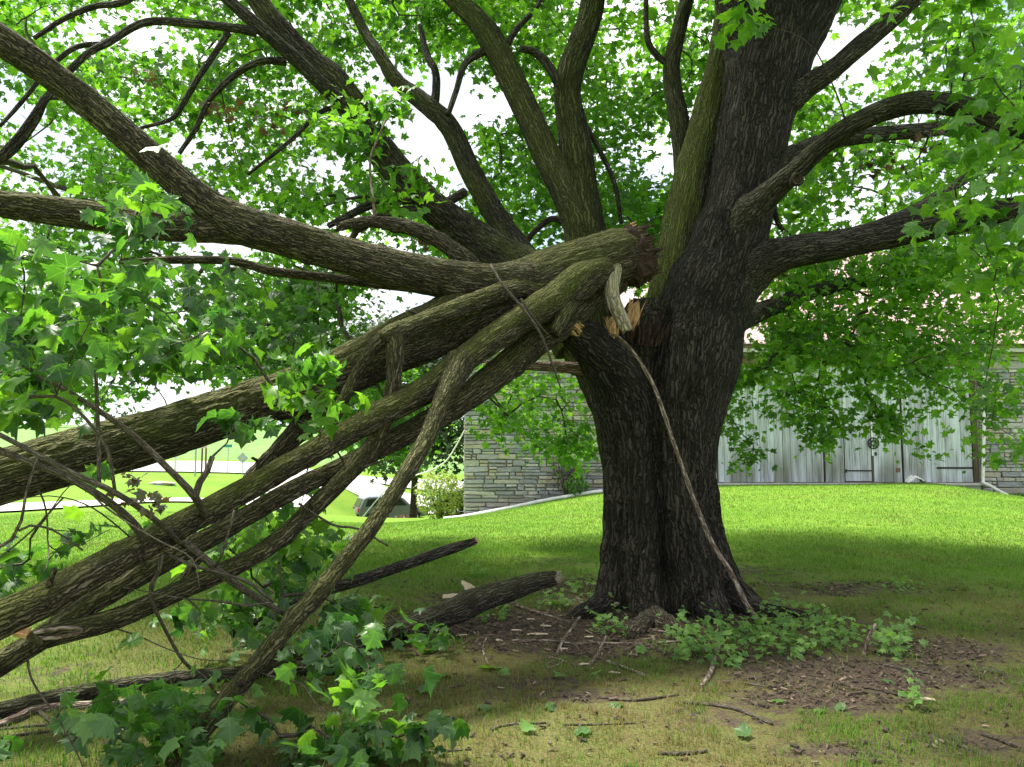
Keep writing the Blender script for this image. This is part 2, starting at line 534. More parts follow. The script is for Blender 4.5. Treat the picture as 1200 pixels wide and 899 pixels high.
# ------------------------------------------------------------------ stems
def spline(pts, rad, step):
    pts = np.array(pts, dtype=float); rad = np.array(rad, dtype=float)
    n = len(pts)
    e = np.concatenate([[2 * pts[0] - pts[1]], pts, [2 * pts[-1] - pts[-2]]])
    er = np.concatenate([[rad[0]], rad, [rad[-1]]])
    out, orad = [], []
    for i in range(n - 1):
        p0, p1, p2, p3 = e[i:i + 4]
        k = max(1, int(round(np.linalg.norm(p2 - p1) / step)))
        tt = (np.arange(k) / k)[:, None]
        out.append(0.5 * (2 * p1 + (p2 - p0) * tt + (2 * p0 - 5 * p1 + 4 * p2 - p3) * tt ** 2 + (3 * p1 - p0 - 3 * p2 + p3) * tt ** 3))
        s = tt[:, 0]
        orad.append(er[i + 1] + (er[i + 2] - er[i + 1]) * (s * s * (3 - 2 * s)))
    out.append(pts[-1:]); orad.append(rad[-1:])
    return np.concatenate(out), np.concatenate(orad)

def bark_relief(q, s):
    w = q * np.array([s * .45, s * .45, s * .4])
    qq = q * np.array([s, s, s * 0.10])
    qq = qq + 0.55 * np.stack([perlin(w), perlin(w + 31.7), perlin(w + 57.1) * 0.2], 1)
    a = np.abs(perlin(qq))
    return np.clip(a / 0.20, 0, 1) * 0.8 + 0.35 * perlin(qq * 2.3)

_seed = [0.0]
def tube_np(pts, rad, seg=16, step=0.05, relief=0.0, rscale=40.0, lumps=0.06, moss=0.0, mossdir=(0, 0, 1), taper_end=False, jag=(0, 0), angular=None, knots=()):
    c, r = spline(pts, rad, step)
    n = len(c)
    t = np.gradient(c, axis=0)
    t /= np.linalg.norm(t, axis=1)[:, None] + 1e-9
    u = np.zeros_like(t)
    a = np.cross(t[0], (0.0, 1.0, 0.02)); a /= np.linalg.norm(a)
    for i in range(n):
        a = a - t[i] * a.dot(t[i]); a /= np.linalg.norm(a)
        u[i] = a
    w = np.cross(t, u)
    L = np.concatenate([[0], np.cumsum(np.linalg.norm(np.diff(c, axis=0), axis=1))])
    th = np.linspace(0, 2 * np.pi, seg, endpoint=False)
    ct, st = np.cos(th)[None, :, None], np.sin(th)[None, :, None]
    nrm = u[:, None] * ct + w[:, None] * st
    _seed[0] += 3.71
    rb = np.repeat(r[:, None], seg, 1)
    cyl = np.stack([np.cos(th)[None] * rb, np.sin(th)[None] * rb, np.repeat(L[:, None], seg, 1)], -1) + _seed[0]
    flat = cyl.reshape(-1, 3)
    if lumps:
        rb = rb * (1 + lumps * (perlin(flat * np.array([5, 5, 2.2])) + 0.6 * perlin(flat * np.array([11, 11, 5.0]) + 5)).reshape(n, seg) * 1.6)
    for kl, kth, kr, kh in knots:                       # swollen knots: along-length fraction, angle, size, height
        dl = (L[:, None] - kl * L[-1]) / kr
        da = ((th[None] - kth + np.pi) % (2 * np.pi) - np.pi) * r[:, None] / kr
        d2 = dl ** 2 + da ** 2
        rb = rb + kh * (np.exp(-d2) - 0.75 * np.exp(-d2 * 6))
    if angular is not None: rb = angular(th[None], L[:, None], c[:, None, 2] + 0 * th[None], rb)
    if relief: rb = rb + relief * (bark_relief(flat, rscale).reshape(n, seg) - 0.6)
    v = c[:, None] + nrm * rb[..., None]
    for e, amt in ((0, jag[0]), (n - 1, jag[1])):
        if amt:
            sg = -1 if e == 0 else 1
            j = perlin(cyl[e] * np.array([28, 28, 1]) + 3.3) + 0.7 * perlin(cyl[e] * np.array([60, 60, 1]))
            v[e] = v[e] + (t[e] * sg)[None] * (amt * j)[:, None]
    v = v.reshape(-1, 3)
    i = np.arange((n - 1) * seg)
    rr, cc = i // seg, i % seg
    c2 = (cc + 1) % seg
    q = np.stack([rr * seg + cc, rr * seg + c2, (rr + 1) * seg + c2, (rr + 1) * seg + cc], 1)
    vv = [v, c[0] - t[0] * r[0] * 0.05, c[-1] + t[-1] * r[-1] * (0.6 if taper_end else 0.05)]
    v = np.concatenate([vv[0], vv[1][None], vv[2][None]])
    k = np.arange(seg); k2 = (k + 1) % seg
    tri = np.concatenate([np.stack([k2, k, np.full(seg, n * seg)], 1), np.stack([(n - 1) * seg + k, (n - 1) * seg + k2, np.full(seg, n * seg + 1)], 1)])
    ms = np.zeros(len(v))
    if moss:
        md = np.array(mossdir, dtype=float); md /= np.linalg.norm(md)
        f = (nrm.reshape(-1, 3) @ md)
        ms[:n * seg] = moss * sstep(-0.25, 0.75, f + 0.8 * fbm(flat * np.array([3.5, 3.5, 2.0]), 3))
    bk = np.concatenate([flat, flat[:1], flat[-1:]])
    return v, q, tri, bk, ms, c, r

def tube(name, pts, rad, mat, parent=None, **kw):
    v, q, tri, bk, ms, c, r = tube_np(pts, rad, **kw)
    o = link(name, mesh_np(name, v, [q, tri], True, {'bark': bk, 'moss': ms}), mat, parent)
    return o, c, r

def trace(*ctrl):
    """photo-measured stem: (px, py, width in px, depth in m) -> points and radii"""
    pts, rad = [], []
    for px, py, w, Y in ctrl:
        p = P(px, py, Y)
        d = (p - Vector((0, 0, CAM_H))).length
        pts.append(p); rad.append(max(0.0025, 0.5 * w * d / F / math.hypot(1, (px - CX) / F, (CY - py) / F) * 1.0))
    return pts, rad

def splinters(name, c, d, spread, length, count, mat, parent, seed, width=0.012, flat=0.5):
    """a bundle of torn wood slivers pointing along d from around c"""
    rg = random.Random(seed)
    d = Vector(d).normalized()
    s = d.orthogonal().normalized(); u = d.cross(s)
    v, f = [], []
    for _ in range(count):
        a = rg.uniform(0, 6.283); rr = spread * math.sqrt(rg.random())
        b = Vector(c) + s * math.cos(a) * rr + u * math.sin(a) * rr - d * 0.03
        dd = (d + s * rg.uniform(-.25, .25) + u * rg.uniform(-.25, .25)).normalized()
        ln = length * rg.uniform(0.3, 1.0) ** 1.2 + 0.02
        w1 = width * rg.uniform(0.6, 1.8); w2 = w1 * rg.uniform(flat * .5, 1)
        a2 = rg.uniform(0, 3.14)
        x = (s * math.cos(a2) + u * math.sin(a2)) * w1; y = dd.cross(x).normalized() * w2
        k = len(v)
        for tt, sc in ((0, 1), (0.6, 0.8)):
            for sx, sy in ((-1, -1), (1, -1), (1, 1), (-1, 1)):
                v.append(b + dd * ln * tt + x * sx * sc + y * sy * sc)
        v.append(b + dd * ln + x * rg.uniform(-.6, .6))
        for j in range(4):
            j2 = (j + 1) % 4
            f.append((k + j, k + j2, k + 4 + j2, k + 4 + j)); f.append((k + 4 + j, k + 4 + j2, k + 8))
    me = bpy.data.meshes.new(name)
    me.from_pydata([tuple(p) for p in v], [], f); me.update()
    return link(name, me, mat, parent)

# ------------------------------------------------------------------ leaves
_half = [(.0, .0), (.16, -.07), (.34, .02), (.56, .06), (.42, .17), (.40, .26), (.38, .28), (.50, .38), (.72, .55), (.54, .59), (.45, .69), (.32, .62), (.35, .74), (.15, .76), (0, 1.02)]
_half_low = [(0, 0), (.30, -.03), (.56, .07), (.36, .28), (.70, .55), (.30, .62), (0, 1.0)]
_half_oval = [(0, 0), (.30, .25), (.32, .6), (0, 1.0)]

def leaf_proto(half, fold, droop, curl, seed):
    rg = random.Random(seed)
    o = list(half) + [(-x, y) for x, y in half[-2:0:-1]]
    o = [(x * rg.uniform(.93, 1.07), y * rg.uniform(.95, 1.05)) for x, y in o]
    pts = [(0.0, 0.30)] + o
    v = []
    for x, y in pts:
        r2 = x * x + (y - .3) ** 2
        v.append((x, y, fold * abs(x) - droop * r2 + curl * x * (y - .3) + rg.uniform(-.02, .02)))
    n = len(o)
    f = [(0, 1 + k, 1 + (k + 1) % n) for k in range(n)]
    if half is _half:                                   # leaf stalk
        k = len(v)
        v += [(-.012, .02, 0), (.012, .02, 0), (rg.uniform(-.1, .1), -.6, -.12)]
        f.append((k, k + 1, k + 2))
    return np.array(v), np.array(f)[:, ::-1]

HI = [leaf_proto(_half, .22, .30, .1, 1), leaf_proto(_half, .08, .55, -.3, 2), leaf_proto(_half, .4, .15, .25, 3), leaf_proto(_half, -.05, .7, .3, 4), leaf_proto(_half, .3, .45, -.15, 5), leaf_proto(_half, .55, .9, .4, 6), leaf_proto(_half, -.3, .8, -.5, 7)]
LO = [leaf_proto(_half_low, .2, .35, .1, 11), leaf_proto(_half_low, .05, .6, -.2, 12), leaf_proto(_half_low, .4, .2, .2, 13)]
OV = [leaf_proto(_half_oval, .3, .3, .1, 21), leaf_proto(_half_oval, .1, .5, -.2, 22)]

def frames(nrm, tip):
    nrm = nrm / (np.linalg.norm(nrm, axis=1)[:, None] + 1e-9)
    tip = tip - nrm * (tip * nrm).sum(1)[:, None]
    tip = tip / (np.linalg.norm(tip, axis=1)[:, None] + 1e-9)
    return np.cross(tip, nrm), tip, nrm

def leaf_mesh(name, protos, pos, nrm, tip, size, tint):
    S, T, N = frames(nrm, tip)
    V, Fc, A, LC = [], [], [], []
    base = 0
    which = np.arange(len(pos)) % len(protos)
    for k, (pv, pf) in enumerate(protos):
        i = np.where(which == k)[0]
        if not len(i): continue
        v = pos[i][:, None] + size[i][:, None, None] * (pv[None, :, :1] * S[i][:, None] + pv[None, :, 1:2] * T[i][:, None] + pv[None, :, 2:3] * N[i][:, None])
        f = pf[None] + (np.arange(len(i)) * len(pv))[:, None, None] + base
        V.append(v.reshape(-1, 3)); Fc.append(f.reshape(-1, 3)); A.append(np.repeat(tint[i], len(pv))); LC.append(np.tile(pv, (len(i), 1)))
        base += len(i) * len(pv)
    return mesh_np(name, np.concatenate(V), np.concatenate(Fc), protos is HI, {'tint': np.concatenate(A), 'leafco': np.concatenate(LC)})

_lm = {}
def leaf_object(name, proto, pos, nrm, tip, size, tint, mat, parent):
    tq = round(float(np.clip(tint, 0, 1)) * 5) / 5
    key = (id(proto[0]), tq, mat.name)
    if key not in _lm:
        me = mesh_np(name, proto[0], proto[1], True, {'tint': np.full(len(proto[0]), tq), 'leafco': proto[0]})
        me.materials.append(mat)
        _lm[key] = me
    o = link(name, _lm[key], None, parent)
    S, T, N = frames(nrm[None], tip[None])
    from mathutils import Matrix
    R = np.stack([S[0], T[0], N[0]], 1) * size
    o.matrix_world = Matrix(((*R[0], pos[0]), (*R[1], pos[1]), (*R[2], pos[2]), (0, 0, 0, 1)))
    return o

def in_poly(px, py, poly):
    c = np.zeros(len(px), bool)
    j = len(poly) - 1
    for i in range(len(poly)):
        xi, yi = poly[i]; xj, yj = poly[j]
        k = ((yi > py) != (yj > py)) & (px < (xj - xi) * (py - yi) / (yj - yi + 1e-9) + xi)
        c ^= k
        j = i
    return c

def seeds(poly, Y, n, seed, clump=0):
    """cluster centres spread through the volume behind a region of the photo, between two depths"""
    rg = np.random.default_rng(seed)
    xs_, ys_ = [p[0] for p in poly], [p[1] for p in poly]
    out = []
    while len(out) < n:
        a = rg.uniform(min(xs_), max(xs_), 200); b_ = rg.uniform(min(ys_), max(ys_), 200)
        ok = in_poly(a, b_, poly)
        if clump: ok &= perlin(np.stack([a / 95.0, b_ / 75.0, a * 0 + seed * 1.7], 1)) > clump - 0.6
        for x, y in zip(a[ok], b_[ok]):
            if len(out) < n: out.append(tuple(P(x, y, rg.uniform(*Y))))
    return np.array(out)

def grow_twigs(centres, skeleton, srad, seed, sag=0.12):
    """join every leaf cluster to the nearest stem, or to a twig grown before it; returns polylines with radii"""
    rg = np.random.default_rng(seed)
    nodes = np.array(skeleton, dtype=float)
    nr = np.array(srad, dtype=float)
    own = np.full(len(nodes), -1)
    todo = list(range(len(centres)))
    d0 = np.array([np.min(((nodes - c) ** 2).sum(1)) for c in centres])
    order = np.argsort(d0)
    paths, parent, load = [], [], []
    for i in order:
        c = centres[i]
        dd = np.sqrt(((nodes - c) ** 2).sum(1))
        k = int(np.argmin(dd + (own >= 0) * 0.15))
        a = nodes[k]; L = dd[k]
        m = max(4, int(L / 0.16))
        tt = np.linspace(0, 1, m)[:, None]
        side = rg.normal(size=3); side[2] = abs(side[2]) * 0.6 + 0.2
        path = a + (c - a) * tt + side * L * sag * np.sin(np.pi * tt) + rg.normal(size=(m, 3)) * 0.018 * np.sin(np.pi * tt)
        idx = len(paths)
        paths.append(path); parent.append(own[k]); load.append(1)
        nodes = np.concatenate([nodes, path[1:]]); own = np.concatenate([own, np.full(m - 1, idx)])
    for idx in range(len(paths) - 1, -1, -1):
        if parent[idx] >= 0: load[parent[idx]] += load[idx]
    res = []
    for p, ld in zip(paths, load):
        r = min(0.04, 0.0048 * ld ** 0.45)
        res.append((p, np.linspace(r, max(0.002, r * 0.45), len(p))))
    return res

def twig_mesh(name, paths, seg=4):
    V, Q, B = [], [], []
    base = 0
    th = np.linspace(0, 2 * np.pi, seg, endpoint=False)
    for p, r in paths:
        n_ = len(p)
        t_ = np.gradient(p, axis=0); t_ /= np.linalg.norm(t_, axis=1)[:, None] + 1e-9
        u_ = np.cross(t_, (0.31, 0.2, 0.93)); u_ /= np.linalg.norm(u_, axis=1)[:, None] + 1e-9
        w_ = np.cross(t_, u_)
        v = p[:, None] + (u_[:, None] * np.cos(th)[None, :, None] + w_[:, None] * np.sin(th)[None, :, None]) * r[:, None, None]
        i = np.arange((n_ - 1) * seg); rr, cc = i // seg, i % seg
        Q.append(np.stack([rr * seg + cc, rr * seg + (cc + 1) % seg, (rr + 1) * seg + (cc + 1) % seg, (rr + 1) * seg + cc], 1) + base)
        V.append(v.reshape(-1, 3)); base += n_ * seg
    V = np.concatenate(V)
    return mesh_np(name, V, np.concatenate(Q), True, {'bark': V, 'moss': np.zeros(len(V))})

def foliage(centres, per, spread, size, seed, centre_of_crown, up=0.75, wild=0.55, flatten=0.6, down=0.35, tone=0.45):
    """leaves round each cluster centre, tips outwards and drooping"""
    rg = np.random.default_rng(seed)
    n_ = len(centres) * per
    ci = np.repeat(np.arange(len(centres)), per)
    c = centres[ci]
    off = rg.normal(size=(n_, 3)) * np.array([1, 1, flatten]) * spread * 0.55
    sc = np.repeat(rg.uniform(0.7, 1.35, len(centres)), per)[:, None]
    off = off * sc
    out_ = c - np.array(centre_of_crown); out_[:, 2] *= 0.2
    out_ /= np.linalg.norm(out_, axis=1)[:, None] + 1e-9
    od = off / (np.linalg.norm(off, axis=1)[:, None] + 1e-9)
    tip = od + 0.5 * out_ + np.array([0, 0, -down]) + rg.normal(size=(n_, 3)) * 0.35
    nrm = np.array([0, 0, up]) + od * 0.35 + rg.normal(size=(n_, 3)) * wild
    s = size * rg.uniform(0.5, 1.2, n_)
    tint = np.clip(rg.normal(tone, 0.24, n_) + np.repeat(rg.normal(0, 0.24, len(centres)), per), 0, 1)
    return c + off, nrm, tip, s, tint

# ------------------------------------------------------------------ the standing maple
tree = empty('maple_tree', 'huge standing maple with deeply furrowed forked trunk and a torn limb stub', 'tree')
SKEL, SRAD = [], []
ZG = G(TREE.x, TREE.y)

def trunk_shape(th, L, z, rb):
    fl = np.exp(-np.clip(z - ZG, -0.05, 9) / 0.30)
    lobes = np.zeros_like(th + z)
    for a, wd, h in ((0.15, .30, 0.75), (1.05, .22, .55), (2.25, .26, 0.75), (2.95, .25, 1.25), (3.9, .3, .7), (5.2, .35, .8)):
        d = (th - a + np.pi) % (2 * np.pi) - np.pi
        lobes = lobes + h * np.exp(-(d / wd) ** 2)
    r = rb * (1 + 0.62 * fl * lobes - 0.12 * fl)
    up = sstep(0.05, 0.5, z - ZG)
    for a, wd, h in ((1.36, .14, .50), (2.45, .10, .10), (0.55, .12, .08), (4.4, .2, .15)):
        d = (th - a - 0.05 * np.sin(z * 2.2) + np.pi) % (2 * np.pi) - np.pi
        r = r - rb * h * np.exp(-(d / wd) ** 2) * (0.45 + 0.55 * up)
    return r

p_, r_t = trace((783, 770, 152, 7.7), (780, 715, 150, 7.7), (777, 660, 146, 7.7), (773, 600, 137, 7.7), (771, 540, 131, 7.7), (769, 490, 135, 7.7), (772, 445, 146, 7.7), (778, 405, 140, 7.72), (788, 370, 112, 7.75))
r_t = [x * .955 for x in r_t]
o, c, r = tube('trunk', p_, r_t, M['bark_trunk'], tree, seg=320, step=0.012, relief=0.042, rscale=16, lumps=0.035, angular=trunk_shape, moss=0.06, mossdir=(-.5, -.5, 0.3))
o['label'] = 'massive trunk with vertical groove and flared roots'

def limb(ctrl, moss=0.0, mat='bark_tree', seg=None, relief=None, mossdir=(-.6, -.2, .6), parent=None, name='limb', rs=None, skel=True, store=None, **kw):
    pts, rad = trace(*ctrl)
    R = max(rad)
    seg = seg or (112 if R > 0.2 else 64 if R > 0.09 else 32 if R > 0.04 else 12)
    step = 0.014 if R > 0.2 else 0.02 if R > 0.09 else 0.03 if R > 0.03 else 0.06
    if relief is None: relief = 0.013 if R > 0.25 else 0.008 if R > 0.09 else 0.003 if R > 0.04 else 0
    o, c, r = tube(name, pts, rad, M[mat], parent or tree, seg=seg, step=step, relief=relief, rscale=rs or (20 if R > 0.25 else 34), moss=moss, mossdir=mossdir, lumps=kw.pop('lumps', 0.05), **kw)
    s = store if store is not None else (SKEL, SRAD)
    if skel:
        k = max(1, int(0.12 / step))
        s[0].extend(c[::k].tolist()); s[1].extend(r[::k].tolist())
    return o

# right-hand leader and its limbs
limb([(782, 600, 90, 7.72), (785, 540, 104, 7.74), (790, 480, 118, 7.75), (803, 420, 124, 7.75), (828, 350, 104, 7.75), (851, 290, 85, 7.75), (872, 215, 77, 7.75), (886, 143, 84, 7.75), (898, 85, 94, 7.75), (908, 40, 98, 7.75), (914, 10, 86, 7.75)], mat='bark_trunk', rs=18)
limb([(890, 110, 70, 7.75), (878, 50, 62, 7.8), (866, 0, 54, 7.9), (852, -60, 48, 8.0), (830, -160, 40, 8.3), (790, -330, 26, 8.8)], mat='bark_trunk', rs=20)
limb([(898, 100, 78, 7.72), (925, 45, 74, 7.68), (953, -5, 68, 7.6), (980, -60, 60, 7.4), (1030, -160, 48, 7.1), (1080, -330, 30, 6.6)], mat='bark_trunk', rs=20)
limb([(785, 400, 74, 7.95), (793, 330, 62, 8.1), (802, 270, 54, 8.15), (815, 205, 48, 8.2), (833, 130, 42, 8.3), (848, 65, 36, 8.4), (856, -20, 30, 8.6), (850, -150, 22, 9.2)], moss=0.75, mossdir=(-1, -.4, .2))
limb([(797, 350, 34, 8.3), (801, 280, 29, 8.4), (803, 200, 26, 8.5), (797, 150, 24, 8.5), (788, 98, 20, 8.55), (788, 68, 19, 8.6), (797, 30, 17, 8.65), (806, -20, 16, 8.8), (800, -120, 11, 9.3)], moss=0.3)
limb([(790, 78, 10, 8.6), (773, 68, 8, 8.6), (760, 50, 7, 8.6), (757, 20, 6.5, 8.7), (758, -30, 5, 8.9)])
limb([(846, 300, 49.3, 7.72), (860, 272, 52.8, 7.60), (877, 250, 41.4, 7.46), (895, 233, 30.8, 7.33), (915, 215, 25.5, 7.18), (935, 198, 22.9, 7.0), (965, 170, 22.9, 6.8), (1000, 146, 23.8, 6.6), (1040, 128, 24.6, 6.4), (1075, 120, 25.5, 6.2), (1110, 122, 24.6, 6.0), (1150, 132, 22.9, 5.8), (1200, 152, 21.1, 5.5), (1290, 180, 17.6, 5.1)], moss=0.15, knots=())
limb([(888, 150, 58, 7.68), (908, 128, 54, 7.66), (928, 112, 38, 7.58), (948, 99, 27, 7.5), (975, 82, 23, 7.4), (1010, 52, 22, 7.3), (1045, 22, 21, 7.2), (1075, -5, 20, 7.1), (1150, -70, 16, 6.8), (1260, -160, 12, 6.4)])
limb([(822, 365, 84, 7.72), (850, 338, 78, 7.7), (878, 317, 58, 7.62), (902, 304, 45, 7.5), (930, 295, 38, 7.4), (980, 287, 35, 7.2), (1040, 275, 34, 7.0), (1100, 262, 33, 6.8), (1160, 250, 31, 6.6), (1210, 242, 29, 6.4), (1330, 222, 22, 6.0)], seg=80)
limb([(895, 198, 30, 8.2), (930, 180, 22, 8.4), (970, 166, 20, 8.6), (1020, 158, 18, 8.8), (1080, 153, 17, 9.0), (1125, 150, 15, 9.2), (1180, 160, 11, 9.5)])
limb([(950, 292, 20, 7.5), (1000, 276, 18, 7.7), (1045, 260, 17, 7.9), (1085, 240, 15, 8.1), (1130, 210, 12, 8.3)])
limb([(838, 400, 40, 8.1), (868, 376, 26, 8.6), (905, 360, 21, 9.1), (945, 345, 18, 9.6), (1000, 332, 14, 10.2), (1060, 330, 9, 10.9)])
limb([(905, 240, 8, 8.2), (912, 262, 6, 8.3), (918, 270, 5, 8.3)])
# rear left leaders
limb([(752, 600, 76, 7.9), (744, 530, 82, 7.95), (732, 472, 80, 8.0), (714, 432, 78, 8.03), (699, 395, 78, 8.06), (690, 340, 66, 8.1), (687, 283, 50, 8.15), (681, 235, 43, 8.2), (676, 190, 40, 8.2), (671, 150, 36, 8.2), (665, 115, 32, 8.2), (668, 85, 31, 8.2), (680, 52, 29, 8.3), (692, 15, 28, 8.4), (698, -40, 25, 8.5), (705, -170, 18, 9.0)], moss=0.40, mat='bark_trunk', rs=22, mossdir=(-.3, -.7, .3))
limb([(690, 330, 44, 8.15), (678, 262, 38, 8.15), (660, 220, 35, 8.15), (643, 187, 33, 8.15), (613, 122, 31, 8.15), (580, 55, 30, 8.2), (560, 25, 26, 8.2), (535, 0, 23, 8.25), (495, -45, 20, 8.4), (430, -130, 14, 8.9)], moss=0.5, mossdir=(-.3, -.6, .5))
limb([(661, 124, 14, 8.15), (655, 100, 12, 8.15), (643, 78, 11, 8.1), (628, 62, 10, 8.1), (610, 57, 8, 8.0)])
limb([(585, 70, 10, 8.2), (605, 35, 7, 8.3), (628, 10, 6, 8.5), (640, -15, 5, 8.7)])
limb([(566, 60, 10, 8.2), (545, 75, 8, 8.1), (535, 105, 7, 8.1), (525, 135, 6, 8.0)])
limb([(700, 420, 70, 8.05), (672, 372, 60, 8.2), (640, 330, 44, 8.35), (613, 300, 32, 8.5), (580, 253, 27, 8.6), (550, 197, 25, 8.6), (527, 150, 24, 8.6), (500, 123, 22, 8.6), (467, 97, 18, 8.7), (445, 65, 14, 8.8), (425, 33, 12, 9.0), (395, -30, 9, 9.2)], moss=0.6)
limb([(508, 128, 12, 8.6), (511, 105, 10, 8.6), (510, 83, 9, 8.6), (500, 63, 8, 8.7), (492, 30, 6, 8.9)])
limb([(685, 400, 76, 8.1), (655, 352, 66, 8.2), (622, 322, 54, 8.3), (585, 297, 44, 8.3), (540, 267, 38, 8.2), (500, 236, 36, 8.0), (470, 205, 36, 7.9), (440, 168, 36, 7.8), (415, 128, 35, 7.7), (392, 95, 33, 7.6), (365, 72, 29, 7.5), (335, 42, 26, 7.4), (305, 5, 24, 7.3), (270, -50, 20, 7.2), (200, -160, 13, 7.0)], moss=0.75)
limb([(445, 180, 18, 7.7), (420, 142, 17, 7.5), (385, 107, 17, 7.3), (345, 68, 16, 7.1), (305, 33, 15, 6.9), (265, -3, 14, 6.8), (220, -50, 11, 6.6)])
limb([(300, 38, 11, 6.9), (275, 33, 10, 6.8), (230, 28, 9.5, 6.7), (185, 25, 9, 6.6), (160, 30, 9, 6.5), (130, 48, 9, 6.4), (100, 65, 8, 6.3), (60, 108, 8, 6.2), (20, 160, 7, 6.1), (-20, 200, 6, 6.0)])
limb([(125, 52, 7, 6.4), (90, 55, 6, 6.3), (60, 78, 6, 6.2), (25, 120, 5, 6.2), (0, 148, 4, 6.1)])
limb([(268, 38, 8, 6.8), (250, 65, 7, 6.8), (230, 95, 7, 6.8), (208, 132, 6, 6.8), (195, 142, 5, 6.8), (165, 150, 4, 6.8)])
limb([(335, 72, 10, 7.3), (305, 72, 8, 7.2), (275, 88, 8, 7.2), (245, 118, 7, 7.2), (230, 150, 6, 7.2), (210, 180, 5, 7.2)])
limb([(405, 122, 8, 7.5), (375, 132, 6, 7.5), (340, 165, 5, 7.5), (290, 205, 3.5, 7.5)])
limb([(150, 0, 8, 6.6), (110, 8, 7, 6.5), (75, 22, 6, 6.4), (40, 45, 5, 6.3), (200, -40, 10, 6.8)][::-1][0:1] + [(150, 0, 8, 6.6), (110, 8, 7, 6.5), (75, 22, 6, 6.4), (40, 45, 5, 6.3)])
limb([(52, 115, 9, 7.0), (42, 140, 9, 7.0), (20, 172, 8, 7.0), (0, 188, 8, 7.0), (-40, 210, 6, 7.0)])
limb([(480, 232, 14, 7.9), (440, 238, 11, 7.7), (410, 252, 9, 7.6), (385, 265, 7, 7.5)])
limb([(545, 225, 11, 8.2), (520, 238, 11, 8.1), (480, 246, 12, 7.9), (445, 255, 11, 7.8), (415, 272, 8, 7.7)])
limb([(702, 300, 10, 8.2), (655, 258, 8, 8.4), (630, 268, 7, 8.5), (614, 288, 6, 8.5), (600, 312, 5, 8.5)])
limb([(688, 150, 7, 8.3), (702, 175, 6, 8.3), (720, 215, 6, 8.3), (728, 262, 5, 8.3)])
# canopy limbs above the picture
for k, (ax, ay) in enumerate(((-3.2, 4.0), (0.5, 3.2), (4.5, 4.2), (6.5, 7.5), (5.0, 11.5), (1.0, 13), (-3.0, 10.5))):
    a = Vector((TREE.x + .9, TREE.y, 6.6 + 0.2 * k)); e = Vector((ax, ay, 8.6 + (k % 3) * .8))
    mpt = a.lerp(e, .5) + Vector((0, 0, .7))
    o, c, r = tube('limb', [a, mpt, e], [0.16, 0.10, 0.05], M['bark_tree'], tree, seg=12, step=0.1)
    SKEL.extend(c.tolist()); SRAD.extend(r.tolist())

# torn stub, dead side branch, roots
limb([(744, 580, 56, 7.80), (740, 520, 70, 7.66), (731, 470, 72, 7.44), (716, 434, 60, 7.22), (695, 407, 50, 7.0), (680, 394, 44, 6.9), (666, 384, 38, 6.8)], mat='bark_trunk', name='torn_stub', jag=(0, 0.10), skel=False, seg=96, relief=0.014)['label'] = 'dark jagged stub where a limb tore off'
e0 = P(664, 384, 6.78); e1 = P(700, 404, 6.95)
splinters('torn_wood', e0, e0 - e1, 0.10, 0.26, 80, M['fresh_wood'], tree, 1, 0.009)
splinters('torn_wood', P(677, 374, 6.78), Vector((-.7, -.35, .5)), 0.08, 0.22, 44, M['fresh_wood'], tree, 2, 0.008)
splinters('torn_wood', P(717, 392, 7.0), Vector((-.1, -.3, 1)), 0.05, 0.20, 26, M['fresh_wood'], tree, 3, 0.010)
splinters('torn_wood', P(742, 372, 7.25), Vector((.15, -.2, 1)), 0.06, 0.22, 30, M['fresh_wood'], tree, 4, 0.010)
splinters('rotten_wood', P(755, 392, 7.3), Vector((.1, -.5, .8)), 0.22, 0.24, 150, M['rotten_wood'], tree, 5, 0.009)
def torn_face(at, scale, rot, mat, par, seed):
    bm = __import__('bmesh').new(); __import__('bmesh').ops.create_icosphere(bm, subdivisions=5, radius=1)
    co = np.array([v.co for v in bm.verts])
    co = co * (1 + .35 * fbm(co * np.array([5., 5., 1.2]) + seed, 4))[:, None]
    for v, q in zip(bm.verts, co): v.co = q
    me = bpy.data.meshes.new('torn_face'); bm.to_mesh(me); bm.free()
    o = link('torn_face', me, mat, par); o.location = at; o.scale = scale; o.rotation_euler = rot
torn_face(P(668, 381, 6.74), (.085, .10, .15), (.3, -.9, .2), M['fresh_wood'], tree, 3)
torn_face(P(716, 386, 6.98), (.045, .05, .11), (-.1, .1, 0), M['fresh_wood'], tree, 7)
torn_face(P(743, 372, 7.18), (.05, .06, .14), (-.2, .15, 0), M['fresh_wood'], tree, 9)
limb([(712, 436, 16, 7.5), (690, 433, 15, 7.3), (655, 430, 13, 7.2), (625, 429, 11, 7.1), (600, 428, 10, 7.0), (570, 425, 8, 6.9)], mat='dead_bark', name='dead_branch', skel=False)
def root(*ctrl, mat='bark_trunk'):
    pts, rad = trace(*ctrl)
    tube('root', pts, rad, M[mat], tree, seg=28, step=0.025, relief=0.006, rscale=30, lumps=0.16)
def surface_root(pix, rad):
    pts = [GP(x, y, r * .25) for (x, y), r in zip(pix, rad)]
    tube('root', pts, rad, M['bark_limb'], tree, seg=28, step=0.025, relief=0.006, rscale=30, lumps=0.22)
surface_root([(748, 700), (754, 712), (764, 722), (780, 735), (798, 744), (812, 750)], [.06, .09, .10, .085, .06, .03])
surface_root([(766, 720), (757, 731), (746, 742), (737, 750)], [.05, .085, .075, .03])
root((850, 690, 30, 7.3), (880, 712, 20, 7.25), (930, 720, 13, 7.2), (980, 730, 9, 7.1), (1022, 742, 5, 7.0))
root((712, 700, 30, 7.2), (690, 716, 22, 7.15), (660, 730, 13, 7.1), (632, 742, 8, 7.0))
root((825, 715, 30, 7.1), (840, 730, 20, 6.95), (862, 752, 10, 6.75))

